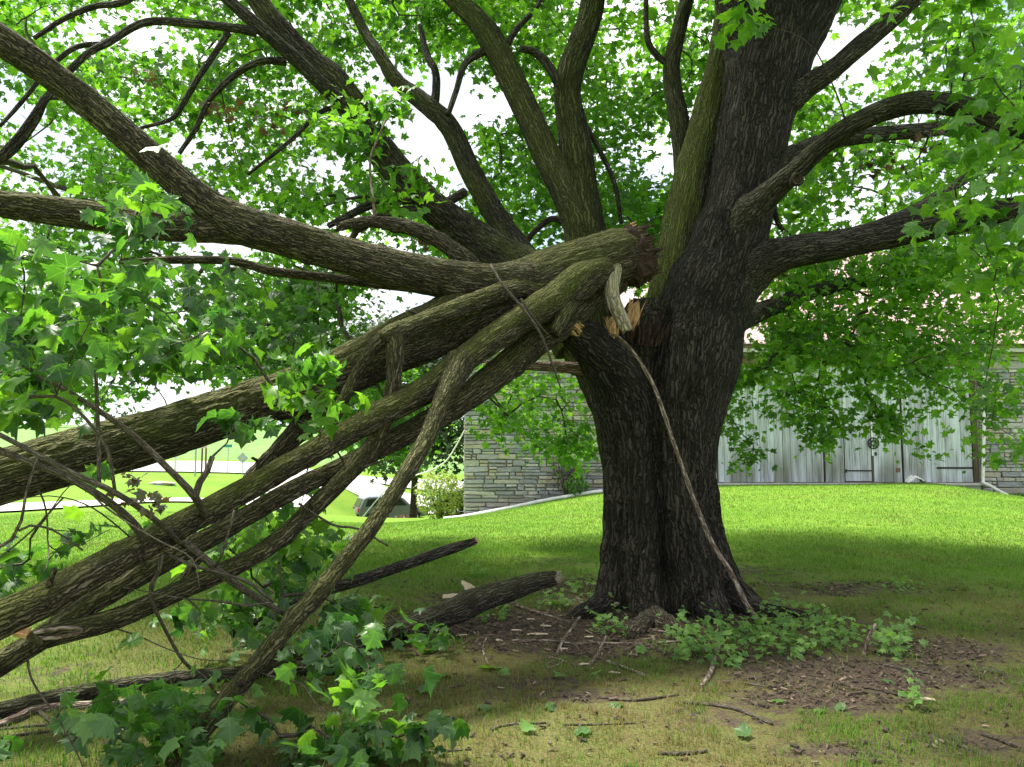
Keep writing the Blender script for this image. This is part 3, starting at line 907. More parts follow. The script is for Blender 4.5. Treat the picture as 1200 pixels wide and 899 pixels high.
# knot hole on the right limb
kp = P(933, 211, 6.86)
ring = []
for k in range(10):
    a = k * 0.6283
    ring.append(kp + Vector((math.cos(a) * .048, -0.02, math.sin(a) * .052)))
ring.append(ring[0])
tube('knot', ring, [0.018] * 11, M['bark_limb'], tree, seg=8, step=0.02)
MB().prism([(kp.x + math.cos(k * .6283) * .045, kp.z + math.sin(k * .6283) * .045) for k in range(10)], 'y', kp.y - 0.012, kp.y + 0.06).build('knot_hole', M['rotten_wood'], tree)

# ---- crown
cc_ = np.array([TREE.x, TREE.y, 6.0])
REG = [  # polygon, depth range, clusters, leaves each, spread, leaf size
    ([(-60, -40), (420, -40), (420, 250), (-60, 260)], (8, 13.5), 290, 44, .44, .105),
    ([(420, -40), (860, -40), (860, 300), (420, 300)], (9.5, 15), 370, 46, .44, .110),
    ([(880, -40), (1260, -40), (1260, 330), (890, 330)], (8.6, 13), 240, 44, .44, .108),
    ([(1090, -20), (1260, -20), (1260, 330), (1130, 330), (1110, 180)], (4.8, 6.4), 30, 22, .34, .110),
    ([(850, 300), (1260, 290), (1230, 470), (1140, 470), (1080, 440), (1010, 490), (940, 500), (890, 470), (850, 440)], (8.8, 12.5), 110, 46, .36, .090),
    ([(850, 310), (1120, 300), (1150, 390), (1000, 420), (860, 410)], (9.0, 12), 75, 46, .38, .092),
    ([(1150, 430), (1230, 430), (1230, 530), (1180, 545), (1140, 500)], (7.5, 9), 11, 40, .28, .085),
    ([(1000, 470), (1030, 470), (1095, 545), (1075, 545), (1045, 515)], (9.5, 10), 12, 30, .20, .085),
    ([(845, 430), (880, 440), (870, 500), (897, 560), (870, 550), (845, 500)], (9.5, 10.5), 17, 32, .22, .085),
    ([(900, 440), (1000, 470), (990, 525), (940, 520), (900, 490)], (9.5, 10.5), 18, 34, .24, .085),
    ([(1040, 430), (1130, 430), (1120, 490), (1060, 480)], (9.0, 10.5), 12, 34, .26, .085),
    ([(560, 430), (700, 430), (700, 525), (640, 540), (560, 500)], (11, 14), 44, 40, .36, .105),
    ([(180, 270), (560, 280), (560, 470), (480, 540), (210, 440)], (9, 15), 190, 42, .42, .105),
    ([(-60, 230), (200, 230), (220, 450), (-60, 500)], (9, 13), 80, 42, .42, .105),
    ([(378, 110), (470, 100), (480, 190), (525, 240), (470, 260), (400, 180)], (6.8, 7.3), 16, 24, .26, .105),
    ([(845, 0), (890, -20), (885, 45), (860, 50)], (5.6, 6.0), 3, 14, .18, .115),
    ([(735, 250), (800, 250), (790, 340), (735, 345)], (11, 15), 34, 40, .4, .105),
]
pos_, nrm_, tip_, siz_, tin_, cen_ = [], [], [], [], [], []
for k, (poly, Y, nc, per, spread, size) in enumerate(REG):
    ce = seeds(poly, Y, nc, 100 + k, 0.54 if nc > 70 else 0)
    cen_.append(ce)
    for lst, a in zip((pos_, nrm_, tip_, siz_, tin_), foliage(ce, per, spread, size, 200 + k, cc_, tone=(0.26, 0.32, 0.50, 0.50, 0.66, 0.66, 0.62, 0.7, 0.62, 0.66, 0.66, 0.5, 0.34, 0.3, 0.5, 0.55, 0.45)[k])): lst.append(a)  # sunlight painted into leaf tone: hanging right lighter, upper-left crown darker
# the part of the crown above the picture that shades the foot of the tree
rg = np.random.default_rng(77)
ov = []
while len(ov) < 210:
    x, y, z = rg.uniform(-1, 1, 3)
    if x * x + y * y + z * z < 1:
        q = np.array([TREE.x - 1.2 + x * 5.8, TREE.y + 0.2 + y * 5.6, 9.4 + z * 3.2])
        if (q[0] < -1.6 and q[1] < 8) or (q[1] > 2 and (q[2] - CAM_H) / q[1] < 0.64): continue
        ov.append(q)
ov = np.array(ov); cen_.append(ov)
for lst, a in zip((pos_, nrm_, tip_, siz_, tin_), foliage(ov, 50, .75, .15, 321, cc_)): lst.append(a)
pos_, nrm_, tip_, siz_, tin_ = [np.concatenate(x) for x in (pos_, nrm_, tip_, siz_, tin_)]

def split_leaves(pos, siz, count):
    px, py, dep = project(pos)
    score = np.where((px > 4) & (px < 1196) & (py > 4) & (py < 895) & (dep > 0.5), siz / np.maximum(dep, .3), 0)
    k = np.argsort(-score)[:count]
    msk = np.zeros(len(pos), bool); msk[k] = True
    return msk

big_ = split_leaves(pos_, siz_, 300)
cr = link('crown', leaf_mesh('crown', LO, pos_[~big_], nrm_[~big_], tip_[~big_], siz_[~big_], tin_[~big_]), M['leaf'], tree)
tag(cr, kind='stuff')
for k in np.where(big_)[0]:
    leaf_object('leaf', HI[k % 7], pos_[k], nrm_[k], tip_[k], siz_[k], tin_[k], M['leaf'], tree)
cen_ = np.concatenate(cen_)
tw = link('twigs', twig_mesh('twigs', grow_twigs(cen_, SKEL, SRAD, 5)), M['bark_twig'], tree)
tag(tw, kind='stuff')
# withered brown clusters still hanging in the crown
wc = np.array([tuple(P(*q)) for q in ((250, 128, 7.3), (285, 125, 7.4), (315, 150, 7.4), (335, 125, 7.5), (1030, 195, 7.4), (1085, 160, 6.9), (1095, 150, 6.9), (500, 280, 8), (180, 90, 7))])
a = foliage(wc, 14, .14, .07, 55, cc_, wild=1.0, down=1.0)
tag(link('withered_leaves', leaf_mesh('withered_leaves', LO, *a), M['leaf_dry'], tree), kind='stuff')

# ------------------------------------------------------------------ the fallen limb
fallen = empty('fallen_limb', 'great broken maple limb leaning from the trunk fork down to the lawn', 'broken limb')
FS, FR = [], []
ST = (FS, FR)
UPM = dict(moss=0.42, mossdir=(-.1, -.15, 1))
KR = random.Random(4)
PEGS = []
def fl(ctrl, name='branch', **kw):
    k = dict(UPM, mat='bark_limb'); k.update(kw)
    if name in ('branch', 'main_stem') and ctrl[2][2] > 15:
        k['knots'] = tuple(k.get('knots', ())) + tuple((KR.uniform(.15, .8), KR.uniform(0, 6.28), KR.uniform(.03, .06), KR.uniform(.014, .03)) for _ in range(7))
        for _ in range(2):
            i = KR.randrange(2, len(ctrl) - 1); PEGS.append((trace(ctrl[i])[0][0], trace(ctrl[i])[1][0]))
    return limb(ctrl, parent=fallen, name=name, store=ST, **k)
fl([(741, 298, 60.7, 7.02), (722, 303, 68.1, 6.98), (690, 313, 69.9, 6.9), (650, 324, 69.9, 6.75), (610, 340, 69.9, 6.6), (560, 362, 68.1, 6.4), (500, 390, 64.4, 6.15), (450, 412, 60.7, 5.95), (400, 438, 58.9, 5.75), (350, 458, 57.0, 5.55), (300, 471, 55.2, 5.4), (200, 505, 60.7, 5.1), (100, 532, 64.4, 4.85), (0, 560, 64.4, 4.6), (-120, 596, 60.7, 4.35), (-300, 680, 51.5, 4.1)], name='main_stem', moss=0.62, jag=(0.30, 0), relief=0.016)
fl([(620, 334, 56, 6.55), (570, 334, 50, 6.35), (520, 327, 46, 6.2), (460, 314, 44, 6.0), (400, 298, 43, 5.8), (330, 277, 44, 5.55), (285, 264, 46, 5.4), (240, 240, 40, 5.25), (200, 205, 36, 5.1), (133, 146, 34, 4.9), (60, 88, 34, 4.7), (0, 47, 36, 4.55), (-70, 0, 36, 4.4), (-200, -90, 30, 4.1)], moss=0.3, knots=((0.42, 1.3, 0.07, 0.03),))
fl([(320, 277, 30, 5.52), (270, 267, 38, 5.4), (200, 266, 34, 5.2), (100, 252, 34, 4.95), (0, 239, 34, 4.7), (-90, 236, 32, 4.5), (-260, 240, 26, 4.2)], moss=0.5)
fl([(706, 318, 38.6, 6.75), (676, 332, 43.7, 6.55), (648, 352, 38.6, 6.36), (600, 382, 32.8, 6.1), (550, 417, 31.9, 5.85), (500, 456, 32.8, 5.6), (450, 483, 31.1, 5.35), (400, 511, 28.6, 5.05), (340, 545, 27.7, 4.72), (283, 577, 28.6, 4.4), (200, 622, 32.8, 3.95), (100, 675, 37.8, 3.5), (50, 704, 42.0, 3.35), (0, 726, 44.5, 3.2), (-80, 765, 47.0, 3.0), (-260, 840, 45.4, 2.8)], moss=0.75, knots=((0.83, 1.2, 0.05, 0.035), (0.13, 1.4, .06, .04)))
fl([(722, 326, 36, 7.0), (695, 348, 36, 6.88), (665, 374, 34.4, 6.75), (620, 407, 34.4, 6.5), (573, 446, 32.7, 6.2), (520, 484, 30.1, 5.9), (467, 513, 25.8, 5.6), (420, 538, 23.2, 5.35), (360, 566, 22.4, 5.0), (320, 587, 22.4, 4.75), (267, 618, 23.2, 4.5), (210, 648, 24.9, 4.25), (153, 680, 25.8, 4.0), (100, 712, 26.7, 3.8), (50, 747, 27.5, 3.65), (0, 778, 28.4, 3.5), (-80, 830, 27.5, 3.3), (-160, 880, 25.8, 3.15)], moss=0.4)
fl([(640, 340, 27.0, 6.5), (600, 340, 24.3, 6.28), (560, 353, 23.4, 6.05), (500, 375, 21, 5.75), (462, 391, 25, 5.52), (448, 398, 20, 5.46)], moss=0.6)
fl([(458, 388, 26, 5.53), (463, 408, 22, 5.48), (461, 445, 18, 5.46), (456, 472, 19, 5.45), (448, 500, 20, 5.42), (427, 534, 21, 5.3), (400, 563, 21, 5.12), (360, 602, 21, 4.9), (320, 637, 21, 4.68), (277, 663, 22, 4.48), (200, 697, 23, 4.1), (133, 726, 25, 3.85), (67, 743, 26, 3.66), (30, 756, 22, 3.6)], moss=0.45)
fl([(458, 392, 22, 5.5), (442, 403, 18, 5.5), (421, 432, 14, 5.5), (402, 470, 13, 5.45), (385, 505, 12, 5.4), (360, 545, 11, 5.35)], moss=0.5)
fl([(540, 424, 36, 5.8), (530, 442, 31, 5.64), (521, 462, 23, 5.48), (513, 482, 20, 5.36), (500, 514, 19, 5.2), (477, 553, 19, 5.0), (447, 600, 19, 4.8), (410, 650, 20, 4.58), (347, 723, 21, 4.28), (280, 803, 22, 3.98), (233, 860, 24, 3.8), (203, 900, 26, 3.68)], moss=0.5, knots=((0.58, 1.6, .03, .025), (0.78, 1.5, .035, .028)))
fl([(408, 425, 44, 5.85), (385, 462, 36, 5.8), (365, 487, 30, 5.7), (340, 515, 25, 5.6), (312, 545, 20, 5.5), (280, 580, 17, 5.4), (240, 640, 14, 5.3), (205, 700, 10, 5.2)], moss=0.1)
fl([(572, 338, 26, 6.5), (545, 305, 22, 6.5), (513, 281, 19, 6.45), (480, 267, 17, 6.4), (440, 260, 14, 6.35), (415, 262, 12, 6.3), (396, 266, 9, 6.3)], moss=0.1, jag=(0, 0.12))
splinters('torn_wood', P(405, 264, 6.3), P(390, 267, 6.28) - P(420, 262, 6.31), 0.03, 0.12, 10, M['fresh_wood'], fallen, 8, 0.012)
fl([(440, 256, 4, 6.35), (436, 225, 3, 6.3), (434, 187, 2.8, 6.3), (445, 158, 2.4, 6.25), (452, 140, 1.8, 6.25)], mat='dead_bark', moss=0)
fl([(500, 338, 14, 6.3), (440, 332, 12, 6.3), (380, 325, 11, 6.2), (320, 318, 11, 6.1), (270, 306, 10, 6.0), (190, 305, 9, 5.8), (140, 310, 7, 5.7)], moss=0.1)
# thin shoots and broken sticks that belong to it
for ctl in ([(20, 424, 5, 3.5), (55, 445, 6, 3.5), (90, 465, 6, 3.5), (150, 505, 7, 3.6), (200, 552, 8, 3.7), (228, 582, 9, 3.85), (240, 605, 9, 4.1)],
            [(228, 586, 8, 3.86), (234, 565, 8, 3.86), (243, 552, 7, 3.86), (249, 535, 6, 3.86)],
            [(-20, 500, 6, 3.2), (20, 520, 6, 3.2), (80, 552, 7, 3.3), (136, 578, 7, 3.4), (180, 608, 7, 3.6), (215, 640, 6, 4.0)],
            [(-20, 520, 9, 3.3), (30, 540, 8, 3.3), (80, 560, 8, 3.4), (130, 590, 9, 3.5), (160, 618, 10, 3.65), (170, 640, 10, 3.8)],
            [(30, 466, 4, 3.3), (65, 465, 4, 3.3), (90, 480, 4, 3.3), (112, 505, 4, 3.35), (127, 530, 4, 3.4), (135, 578, 4, 3.42)],
            [(112, 430, 4, 3.5), (114, 480, 4.5, 3.5), (116, 530, 5, 3.5), (116, 566, 5, 3.45)],
            [(-10, 645, 4, 3.2), (14, 632, 4, 3.2), (25, 610, 3.5, 3.2), (30, 580, 3, 3.2), (36, 560, 3, 3.2), (45, 535, 2.5, 3.2)],
            [(22, 622, 3, 3.2), (35, 616, 3, 3.2), (60, 620, 2.5, 3.3), (80, 632, 2, 3.35), (97, 645, 2, 3.4)],
            [(218, 636, 8, 3.95), (240, 655, 9, 4.0), (270, 680, 9, 4.1), (300, 700, 8, 4.2), (334, 720, 6, 4.35)],
            [(192, 648, 4, 3.9), (225, 662, 4, 3.9), (258, 672, 4, 4.0), (290, 682, 4, 4.1), (320, 705, 4, 4.2)],
            [(275, 598, 3, 3.9), (266, 630, 3, 3.9), (258, 655, 3.5, 3.95), (252, 664, 4, 3.98)],
            [(190, 650, 5, 3.85), (186, 670, 5, 3.85), (178, 685, 6, 3.88), (176, 700, 5, 3.9), (192, 735, 4, 4.0), (215, 775, 4, 4.1), (240, 795, 4, 4.2), (255, 815, 3, 4.3)],
            [(575, 310, 3, 6.1), (590, 335, 3, 6.0), (610, 358, 3.5, 5.95), (630, 385, 3.5, 5.95), (642, 412, 3, 6.0), (657, 455, 1.8, 6.05)],
            [(610, 350, 3, 5.95), (625, 372, 3, 6.0), (642, 393, 2, 6.1)],
            [(385, 545, 4, 5.2), (420, 548, 3, 5.2), (448, 540, 2.5, 5.2)],
            [(350, 590, 3, 4.8), (390, 615, 3, 4.8), (420, 620, 2.5, 4.8), (455, 640, 2.5, 4.8)]):
    fl(ctl, name='shoot', mat='bark_twig', moss=0, lumps=0.04)
TR = random.Random(19)
for _ in range(46):
    a = Vector(FS[TR.randrange(len(FS))])
    px_, py_, dp_ = [q[0] for q in project(np.array([a]))]
    if not (-20 < px_ < 440 and 470 < py_ < 800): continue
    d = Vector((TR.uniform(-1, .8), TR.uniform(-.6, .3), TR.uniform(-.7, .6))).normalized()
    pts, w = [a], TR.uniform(.004, .009)
    for k in range(5):
        d = (d + Vector((TR.uniform(-.4, .4), TR.uniform(-.3, .3), TR.uniform(-.35, .25)))).normalized()
        q = pts[-1] + d * TR.uniform(.10, .22)
        q.z = max(q.z, G(q.x, q.y) + .02); pts.append(q)
    tube('shoot', pts, [w * (1 - .15 * k) for k in range(6)], M['bark_twig'], fallen, seg=6, step=.05, lumps=.05)
    FS.extend([tuple(q) for q in pts[2:]]); FR.extend([w] * 4)
for q, rr in PEGS:                                     # snapped-off side shoots
    d = Vector((KR.uniform(-1, .4), KR.uniform(-1, -.2), KR.uniform(-.6, .8))).normalized()
    L = rr + KR.uniform(.04, .11); w = KR.uniform(.010, .019)
    tube('broken_peg', [q + d * rr * .4, q + d * rr * .9, q + d * L], [w * 1.5, w, w * .75], M['bark_limb'], fallen, seg=12, step=.015, lumps=.1, jag=(0, .03))
# torn butt and hanging barkless piece
splinters('torn_butt', P(743, 298, 7.03), P(760, 294, 7.1) - P(722, 303, 6.98), 0.26, 0.24, 300, M['rotten_wood'], fallen, 9, 0.009)
splinters('torn_wood', P(739, 274, 7.0), Vector((.8, -.2, .4)), 0.09, 0.16, 26, M['fresh_wood'], fallen, 10, 0.009)
fl([(727, 283, 20, 7.02), (721, 304, 20, 6.84), (718, 324, 19, 6.70), (717, 340, 17, 6.62), (720, 355, 17, 6.58), (727, 370, 16, 6.6), (735, 387, 15, 6.62)], name='bare_stub', mat='bare_wood', moss=0.35, jag=(0, 0.05), skel=False)['label'] = 'pale barkless stub hanging from the torn butt'
bm = __import__('bmesh').new(); __import__('bmesh').ops.create_icosphere(bm, subdivisions=5, radius=1)
co = np.array([v.co for v in bm.verts])
co = co * (1 + .30 * fbm(co * 2.3 + 4, 4) + .16 * np.abs(perlin(co * 9.0)))[:, None]
for v, q in zip(bm.verts, co): v.co = q
me = bpy.data.meshes.new('rotten_core'); bm.to_mesh(me); bm.free()
o = link('rotten_core', me, M['rotten_wood'], fallen); o.location = P(744, 301, 7.0); o.scale = (.17, .23, .27); o.rotation_euler = (0, -.15, .1)
fl([(672, 345, 24, 6.52), (662, 365, 20, 6.36), (655, 380, 16, 6.28), (650, 392, 12, 6.24)], name='snapped_spur', skel=False, jag=(0, .06))
# hollow scar on the lowest branch
sc_ = [P(66 + 30 * math.cos(a), 742 + 5 * math.sin(a) - 0.12 * 30 * math.cos(a), 3.585) for a in np.linspace(0, 2 * np.pi, 13)]
tube('scar_lip', sc_, [0.010] * 13, M['dead_bark'], fallen, seg=10, step=0.02)
splinters('torn_wood', P(25, 740, 3.45), Vector((-.6, -.2, .25)), 0.02, 0.07, 9, M['fresh_wood'], fallen, 12, 0.01)
fl([(48, 754, 9, 3.52), (35, 745, 9, 3.5), (24, 738, 9, 3.46)], name='broken_peg', skel=False, mat='bark_twig')

FREG = [
    ([(-40, 270), (50, 290), (110, 270), (140, 330), (120, 430), (60, 470), (-40, 470)], (3.1, 4.2), 26, 17, .19, .108),
    ([(110, 300), (240, 320), (270, 400), (200, 430), (120, 440)], (4.2, 5.2), 16, 17, .19, .108),
    ([(200, 310), (390, 315), (385, 400), (330, 440), (210, 420)], (6.6, 8.4), 34, 14, .28, .12),
    ([(335, 425), (385, 425), (385, 495), (345, 510)], (4.1, 4.35), 6, 13, .12, .105),
    ([(255, 490), (290, 478), (300, 505), (270, 515)], (3.9, 4.1), 2, 7, .12, .11),
    ([(125, 215), (170, 210), (190, 285), (125, 285)], (3.5, 3.8), 5, 9, .14, .105),
    ([(195, 640), (330, 600), (430, 690), (430, 770), (330, 770), (200, 720)], (4.9, 6.0), 27, 16, .22, .108),
    ([(130, 790), (330, 780), (440, 730), (460, 850), (430, 910), (130, 910)], (3.5, 4.3), 20, 16, .18, .105),
    ([(-40, 640), (85, 645), (100, 672), (-40, 690)], (4.6, 5.2), 7, 9, .2, .12),
    ([(300, 600), (375, 585), (385, 650), (320, 650)], (5.4, 6.2), 10, 15, .2, .108),
    ([(440, 840), (555, 848), (560, 890), (450, 895)], (3.8, 4.1), 5, 12, .13, .10),
    ([(450, 740), (510, 740), (500, 770), (460, 770)], (5.8, 6.2), 4, 8, .16, .11),
    ([(-30, 850), (50, 850), (60, 899), (-30, 899)], (3.5, 3.9), 2, 6, .16, .12),
    ([(110, 520), (135, 520), (130, 560), (105, 560)], (4.4, 4.8), 1, 6, .12, .1),
    ([(85, 605), (150, 610), (140, 630), (90, 630)], (4.4, 4.6), 2, 7, .14, .10),
]
pos_, nrm_, tip_, siz_, tin_, cen_ = [], [], [], [], [], []
fc = np.array([0.2, 6.0, 2.0])
for k, (poly, Y, nc, per, spread, size) in enumerate(FREG):
    if not nc: continue
    ce = seeds(poly, Y, nc, 500 + k)
    ce[:, 2] = np.maximum(ce[:, 2], ground(ce[:, 0], ce[:, 1]) + 0.10)
    cen_.append(ce)
    for lst, a in zip((pos_, nrm_, tip_, siz_, tin_), foliage(ce, per, spread, size, 600 + k, fc, up=0.45, wild=0.7, down=1.1)): lst.append(a)
pos_, nrm_, tip_, siz_, tin_ = [np.concatenate(x) for x in (pos_, nrm_, tip_, siz_, tin_)]
pos_[:, 2] = np.maximum(pos_[:, 2], ground(pos_[:, 0], pos_[:, 1]) + 0.035)
big_ = split_leaves(pos_, siz_, 300)
for k in np.where(big_)[0]:
    leaf_object('leaf', HI[k % 7], pos_[k], nrm_[k], tip_[k], siz_[k], tin_[k], M['leaf_fallen'], fallen)
tag(link('foliage', leaf_mesh('foliage', HI, pos_[~big_], nrm_[~big_], tip_[~big_], siz_[~big_], tin_[~big_]), M['leaf_fallen'], fallen), kind='stuff')
tag(link('twigs', twig_mesh('twigs', grow_twigs(np.concatenate(cen_), FS, FR, 6, 0.10)), M['bark_twig'], fallen), kind='stuff')
wc = np.array([tuple(P(*q)) for q in ((175, 588, 3.5), (182, 590, 3.5), (160, 580, 3.5), (155, 560, 3.45))])
tag(link('withered_leaves', leaf_mesh('withered_leaves', LO, *foliage(wc, 9, .05, .045, 56, fc, wild=1.0, down=1.0)), M['leaf_dry'], fallen), kind='stuff')

# ------------------------------------------------------------------ broken wood on the ground
def loose(name, label, ctrl, mat='bark_tree', group=None, cat='branch', lift=None, ends=None, **kw):
    """a broken branch with its own torn end pieces; ctrl as for trace, or ground pixels (px, py, w)"""
    if len(ctrl[0]) == 3:
        pts, rad = [], []
        for px, py, w in ctrl:
            g = GP(px, py)
            rr = 0.5 * w * g.y / F
            pts.append(g + Vector((0, 0, rr * 0.7 + (lift or 0)))); rad.append(max(0.003, rr))
    else: pts, rad = trace(*ctrl)
    R = max(rad)
    if ends is None and R < 0.02:
        o, c, r = tube(name, pts, rad, M[mat], None, seg=8, step=0.04, lumps=0.12)
        tag(o, label, cat, group)
        return o
    e = empty(name, label, cat, group)
    tube('stem', pts, rad, M[mat], e, seg=48 if R > .04 else 20, step=0.02, relief=0.006 if R > .04 else .002, rscale=34, lumps=0.08, jag=(0.05, 0.05), **kw)
    for k in (ends or (0,)):
        a, b_ = (pts[0], pts[1]) if k == 0 else (pts[-1], pts[-2])
        splinters('torn_end', a, Vector(a) - Vector(b_), rad[k] * .7, rad[k] * 1.8, 22, M['fresh_wood'] if R < .06 else M['dead_bark'], e, 40 + int(pts[0][0] * 10), rad[k] * 0.10)
    return e
loose('broken_branch', 'thick dark broken branch on bare soil with a bulge beneath and an upraised splintered end',
      [(649, 677, 17, 6.95), (625, 682, 21, 6.9), (600, 691, 25, 6.85), (570, 700, 27, 6.75), (540, 713, 31, 6.6), (510, 724, 28, 6.45), (480, 735, 27, 6.3), (440, 748, 25, 6.1), (400, 760, 24, 5.95), (350, 774, 22, 5.75), (290, 790, 18, 5.55)], ends=(0,), knots=((0.30, 4.6, 0.09, 0.07),), moss=.2)
loose('broken_branch', 'slim dark broken branch propped over the lawn with a split pale tip',
      [(557, 634, 9, 7.2), (530, 643, 12, 7.1), (500, 653, 12, 7.0), (460, 667, 13, 6.85), (420, 680, 14, 6.7), (380, 692, 14, 6.55), (330, 712, 13, 6.3), (270, 742, 12, 6.1)], ends=(0,))
loose('broken_branch', 'long mossy branch lying flat in the grass beneath the fallen limb',
      [(437, 785, 15), (400, 789, 17), (340, 790, 17), (283, 796, 18), (233, 800, 18), (150, 810, 19), (67, 825, 20), (0, 842, 21), (-80, 860, 22)], ends=(0,), moss=.3)
loose('broken_branch', 'smooth pale brown stick lying along the mossy branch in the grass',
      [(257, 818, 8), (200, 823, 9), (133, 829, 10), (50, 834, 10), (20, 845, 10), (-20, 862, 10)], mat='dead_bark', ends=(0,))
for ctl in ([(45, 835, 5), (75, 860, 5), (103, 888, 5)], [(-10, 857, 4), (60, 851, 4), (125, 854, 3)], [(-20, 872, 5), (30, 862, 4), (85, 856, 3)]):
    loose('stick', 'thin dark stick lying in grass left of the leafy fallen branches', ctl, 'bark_twig', 'thin sticks in the grass by the fallen limb', 'stick')
loose('stick', 'long thin bare stick leaning against the trunk from the torn fork to the roots',
      [(714, 391, 2.9, 6.72), (727, 397, 3.6, 6.75), (745, 417, 4.3, 6.85), (765, 450, 4.7, 6.9), (778, 485, 5.0, 6.88), (795, 535, 5.0, 6.88), (815, 590, 5.4, 6.88), (835, 637, 5.8, 6.82), (857, 672, 6.5, 6.74), (872, 703, 5.8, 6.7), (887, 727, 5.8, 6.74)], 'dead_bark', None, 'stick')
SOILG = 'sticks scattered on the soil in front of the trunk'
for ctl in ([(652, 770, 4), (660, 752, 4), (682, 722, 4), (694, 703, 3)], [(697, 770, 4), (722, 780, 4), (755, 793, 4)], [(672, 757, 4), (700, 755, 3), (756, 756, 3)],
            [(735, 737, 4), (765, 740, 4), (800, 747, 3)], [(500, 722, 2.5), (535, 735, 3), (560, 745, 3)], [(590, 706, 4), (640, 722, 3.5), (668, 730, 3)],
            [(600, 752, 3), (640, 752, 3), (668, 755, 2.5)], [(676, 702, 4), (688, 712, 4), (697, 722, 3)], [(570, 748, 2.5), (566, 762, 2.5), (572, 780, 2)],
            [(710, 748, 4), (702, 765, 4), (690, 782, 3)], [(640, 770, 2.5), (660, 776, 2.5), (640, 784, 2)], [(770, 755, 4), (820, 752, 3), (850, 757, 3)]):
    loose('stick', 'dead stick lying on the bare soil before the trunk', ctl, 'dead_bark', SOILG, 'stick')
loose('stick', 'crooked dead stick with one end rising from the soil beside the ivy', [(952, 791, 6, 5.95), (970, 791, 6, 5.95), (990, 793, 6, 5.93), (1009, 789, 6, 5.93), (1012, 770, 5, 5.95), (1018, 748, 4, 5.98), (1026, 731, 3, 6.0)], 'dead_bark', None, 'stick')
loose('stick', 'curved brown stick poking out of the ivy towards the grass', [(843, 756, 5), (838, 775, 5), (833, 790, 6), (822, 808, 6)], 'dead_bark', None, 'stick')
loose('stick', 'short dark stick leaning into the crooked stick by the ivy', [(966, 757, 3), (980, 770, 3), (994, 788, 3)], 'bark_twig', None, 'stick')
GRG = 'twigs lying in the thin grass'
for ctl in ([(800, 824, 4), (860, 832, 5), (905, 850, 4)], [(770, 884, 4), (800, 885, 5), (828, 882, 4)], [(490, 893, 5), (497, 876, 5), (504, 860, 5)], [(703, 818, 3), (740, 822, 3), (795, 815, 2.5)],
            [(575, 855, 3), (600, 850, 3), (640, 848, 2.5)], [(512, 810, 3), (530, 806, 3), (545, 803, 2.5)], [(1150, 862, 4), (1170, 868, 4), (1187, 876, 3)], [(1035, 780, 4), (1060, 786, 4), (1090, 790, 3)],
            [(470, 885, 3), (510, 882, 3), (552, 879, 2.5)], [(1010, 806, 3), (1040, 812, 3), (1060, 818, 3)], [(930, 800, 3), (905, 806, 3), (870, 802, 3)], [(660, 850, 2.5), (700, 850, 2.5), (745, 848, 2)], [(1070, 735, 3), (1085, 738, 3)]):
    loose('twig', 'dark twig lying in the thin patchy grass', ctl, 'bark_twig', GRG, 'twig')

def chunk(px, py, L, W, H, rz, tilt, label, mat, name='wood_chunk', group=None, cat='wood piece'):
    g = GP(px, py)
    rg_ = random.Random(int(px * 7 + py))
    v, f = [], []
    nseg, ns = 5, 8
    for i in range(nseg + 1):
        t_ = i / nseg
        w = (0.55 + 0.45 * math.sin(math.pi * min(1, t_ * 1.1 + 0.12))) * rg_.uniform(.85, 1.1)
        for k in range(ns):
            a = 6.283 * k / ns
            rr = rg_.uniform(.85, 1.12)
            x = L * (t_ - .5) + (rg_.uniform(-.08, .08) * L if i in (0, nseg) else 0); y = W / 2 * w * math.cos(a) * rr; z = H / 2 * w * math.sin(a) * rr
            z += x * math.sin(tilt)
            v.append((g.x + x * math.cos(rz) - y * math.sin(rz), g.y + x * math.sin(rz) + y * math.cos(rz), g.z + H * .42 + z + abs(L * math.sin(tilt)) * .42))
    for i in range(nseg):
        for k in range(ns):
            k2 = (k + 1) % ns
            f.append((i * ns + k, i * ns + k2, (i + 1) * ns + k2, (i + 1) * ns + k))
    f.append(tuple(range(ns))[::-1]); f.append(tuple(nseg * ns + k for k in range(ns)))
    me = bpy.data.meshes.new(name); me.from_pydata(v, [], f); me.update()
    return tag(link(name, me, mat), label, cat, group)
M['pale_wood'] = m_plain('pale_split_wood', (0.42, 0.33, 0.22), (0.60, 0.50, 0.37), 14.0, 0.85, bumpd=0.004, mapping=(1, 6, 6))
chunk(533, 703, .24, .10, .07, 0.1, 0.05, 'flat pale split log piece lying behind the thick broken branch', M['pale_wood'])
chunk(549, 697, .22, .10, .10, 2.2, 0.35, 'rounded pale log piece propped up behind the thick broken branch', M['pale_wood'])
CH = 'pale wood chips on the soil'
for px, py, L in ((630, 745, .16), (605, 740, .09), (541, 746, .08), (622, 727, .07), (690, 748, .07), (660, 762, .07), (585, 752, .06), (684, 780, .07), (640, 735, .10), (575, 722, .08), (720, 790, .08)):
    chunk(px, py, L, L * .35, .02, random.uniform(-.6, .6), 0.08, 'small pale wood chip lying on the dark soil near the trunk', M['pale_wood'], 'wood_chip', CH, 'wood chip')
chunk(1083, 822, .12, .03, .025, -0.7, 0.1, 'bright pale wood splinter on the soil beyond the crooked stick', M['pale_wood'], 'wood_chip', None, 'wood chip')
chunk(720, 716, .34, .06, .05, 0.5, 0.25, 'flat brown slab of bark leaning at the left root', M['dead_bark'], 'bark_slab', None, 'bark')

# ------------------------------------------------------------------ the barn
BY = 27.0
def BX(px): return P(px, 520, BY).x
def BZ(py): return P(600, py, BY).z
barn = empty('stone_barn', 'old stone bank barn with weathered plank doors and faded red metal roof', 'barn')
X0, XW0, XW1, XR = BX(543), BX(842), BX(1147), BX(1420)
ZE = BZ(408)

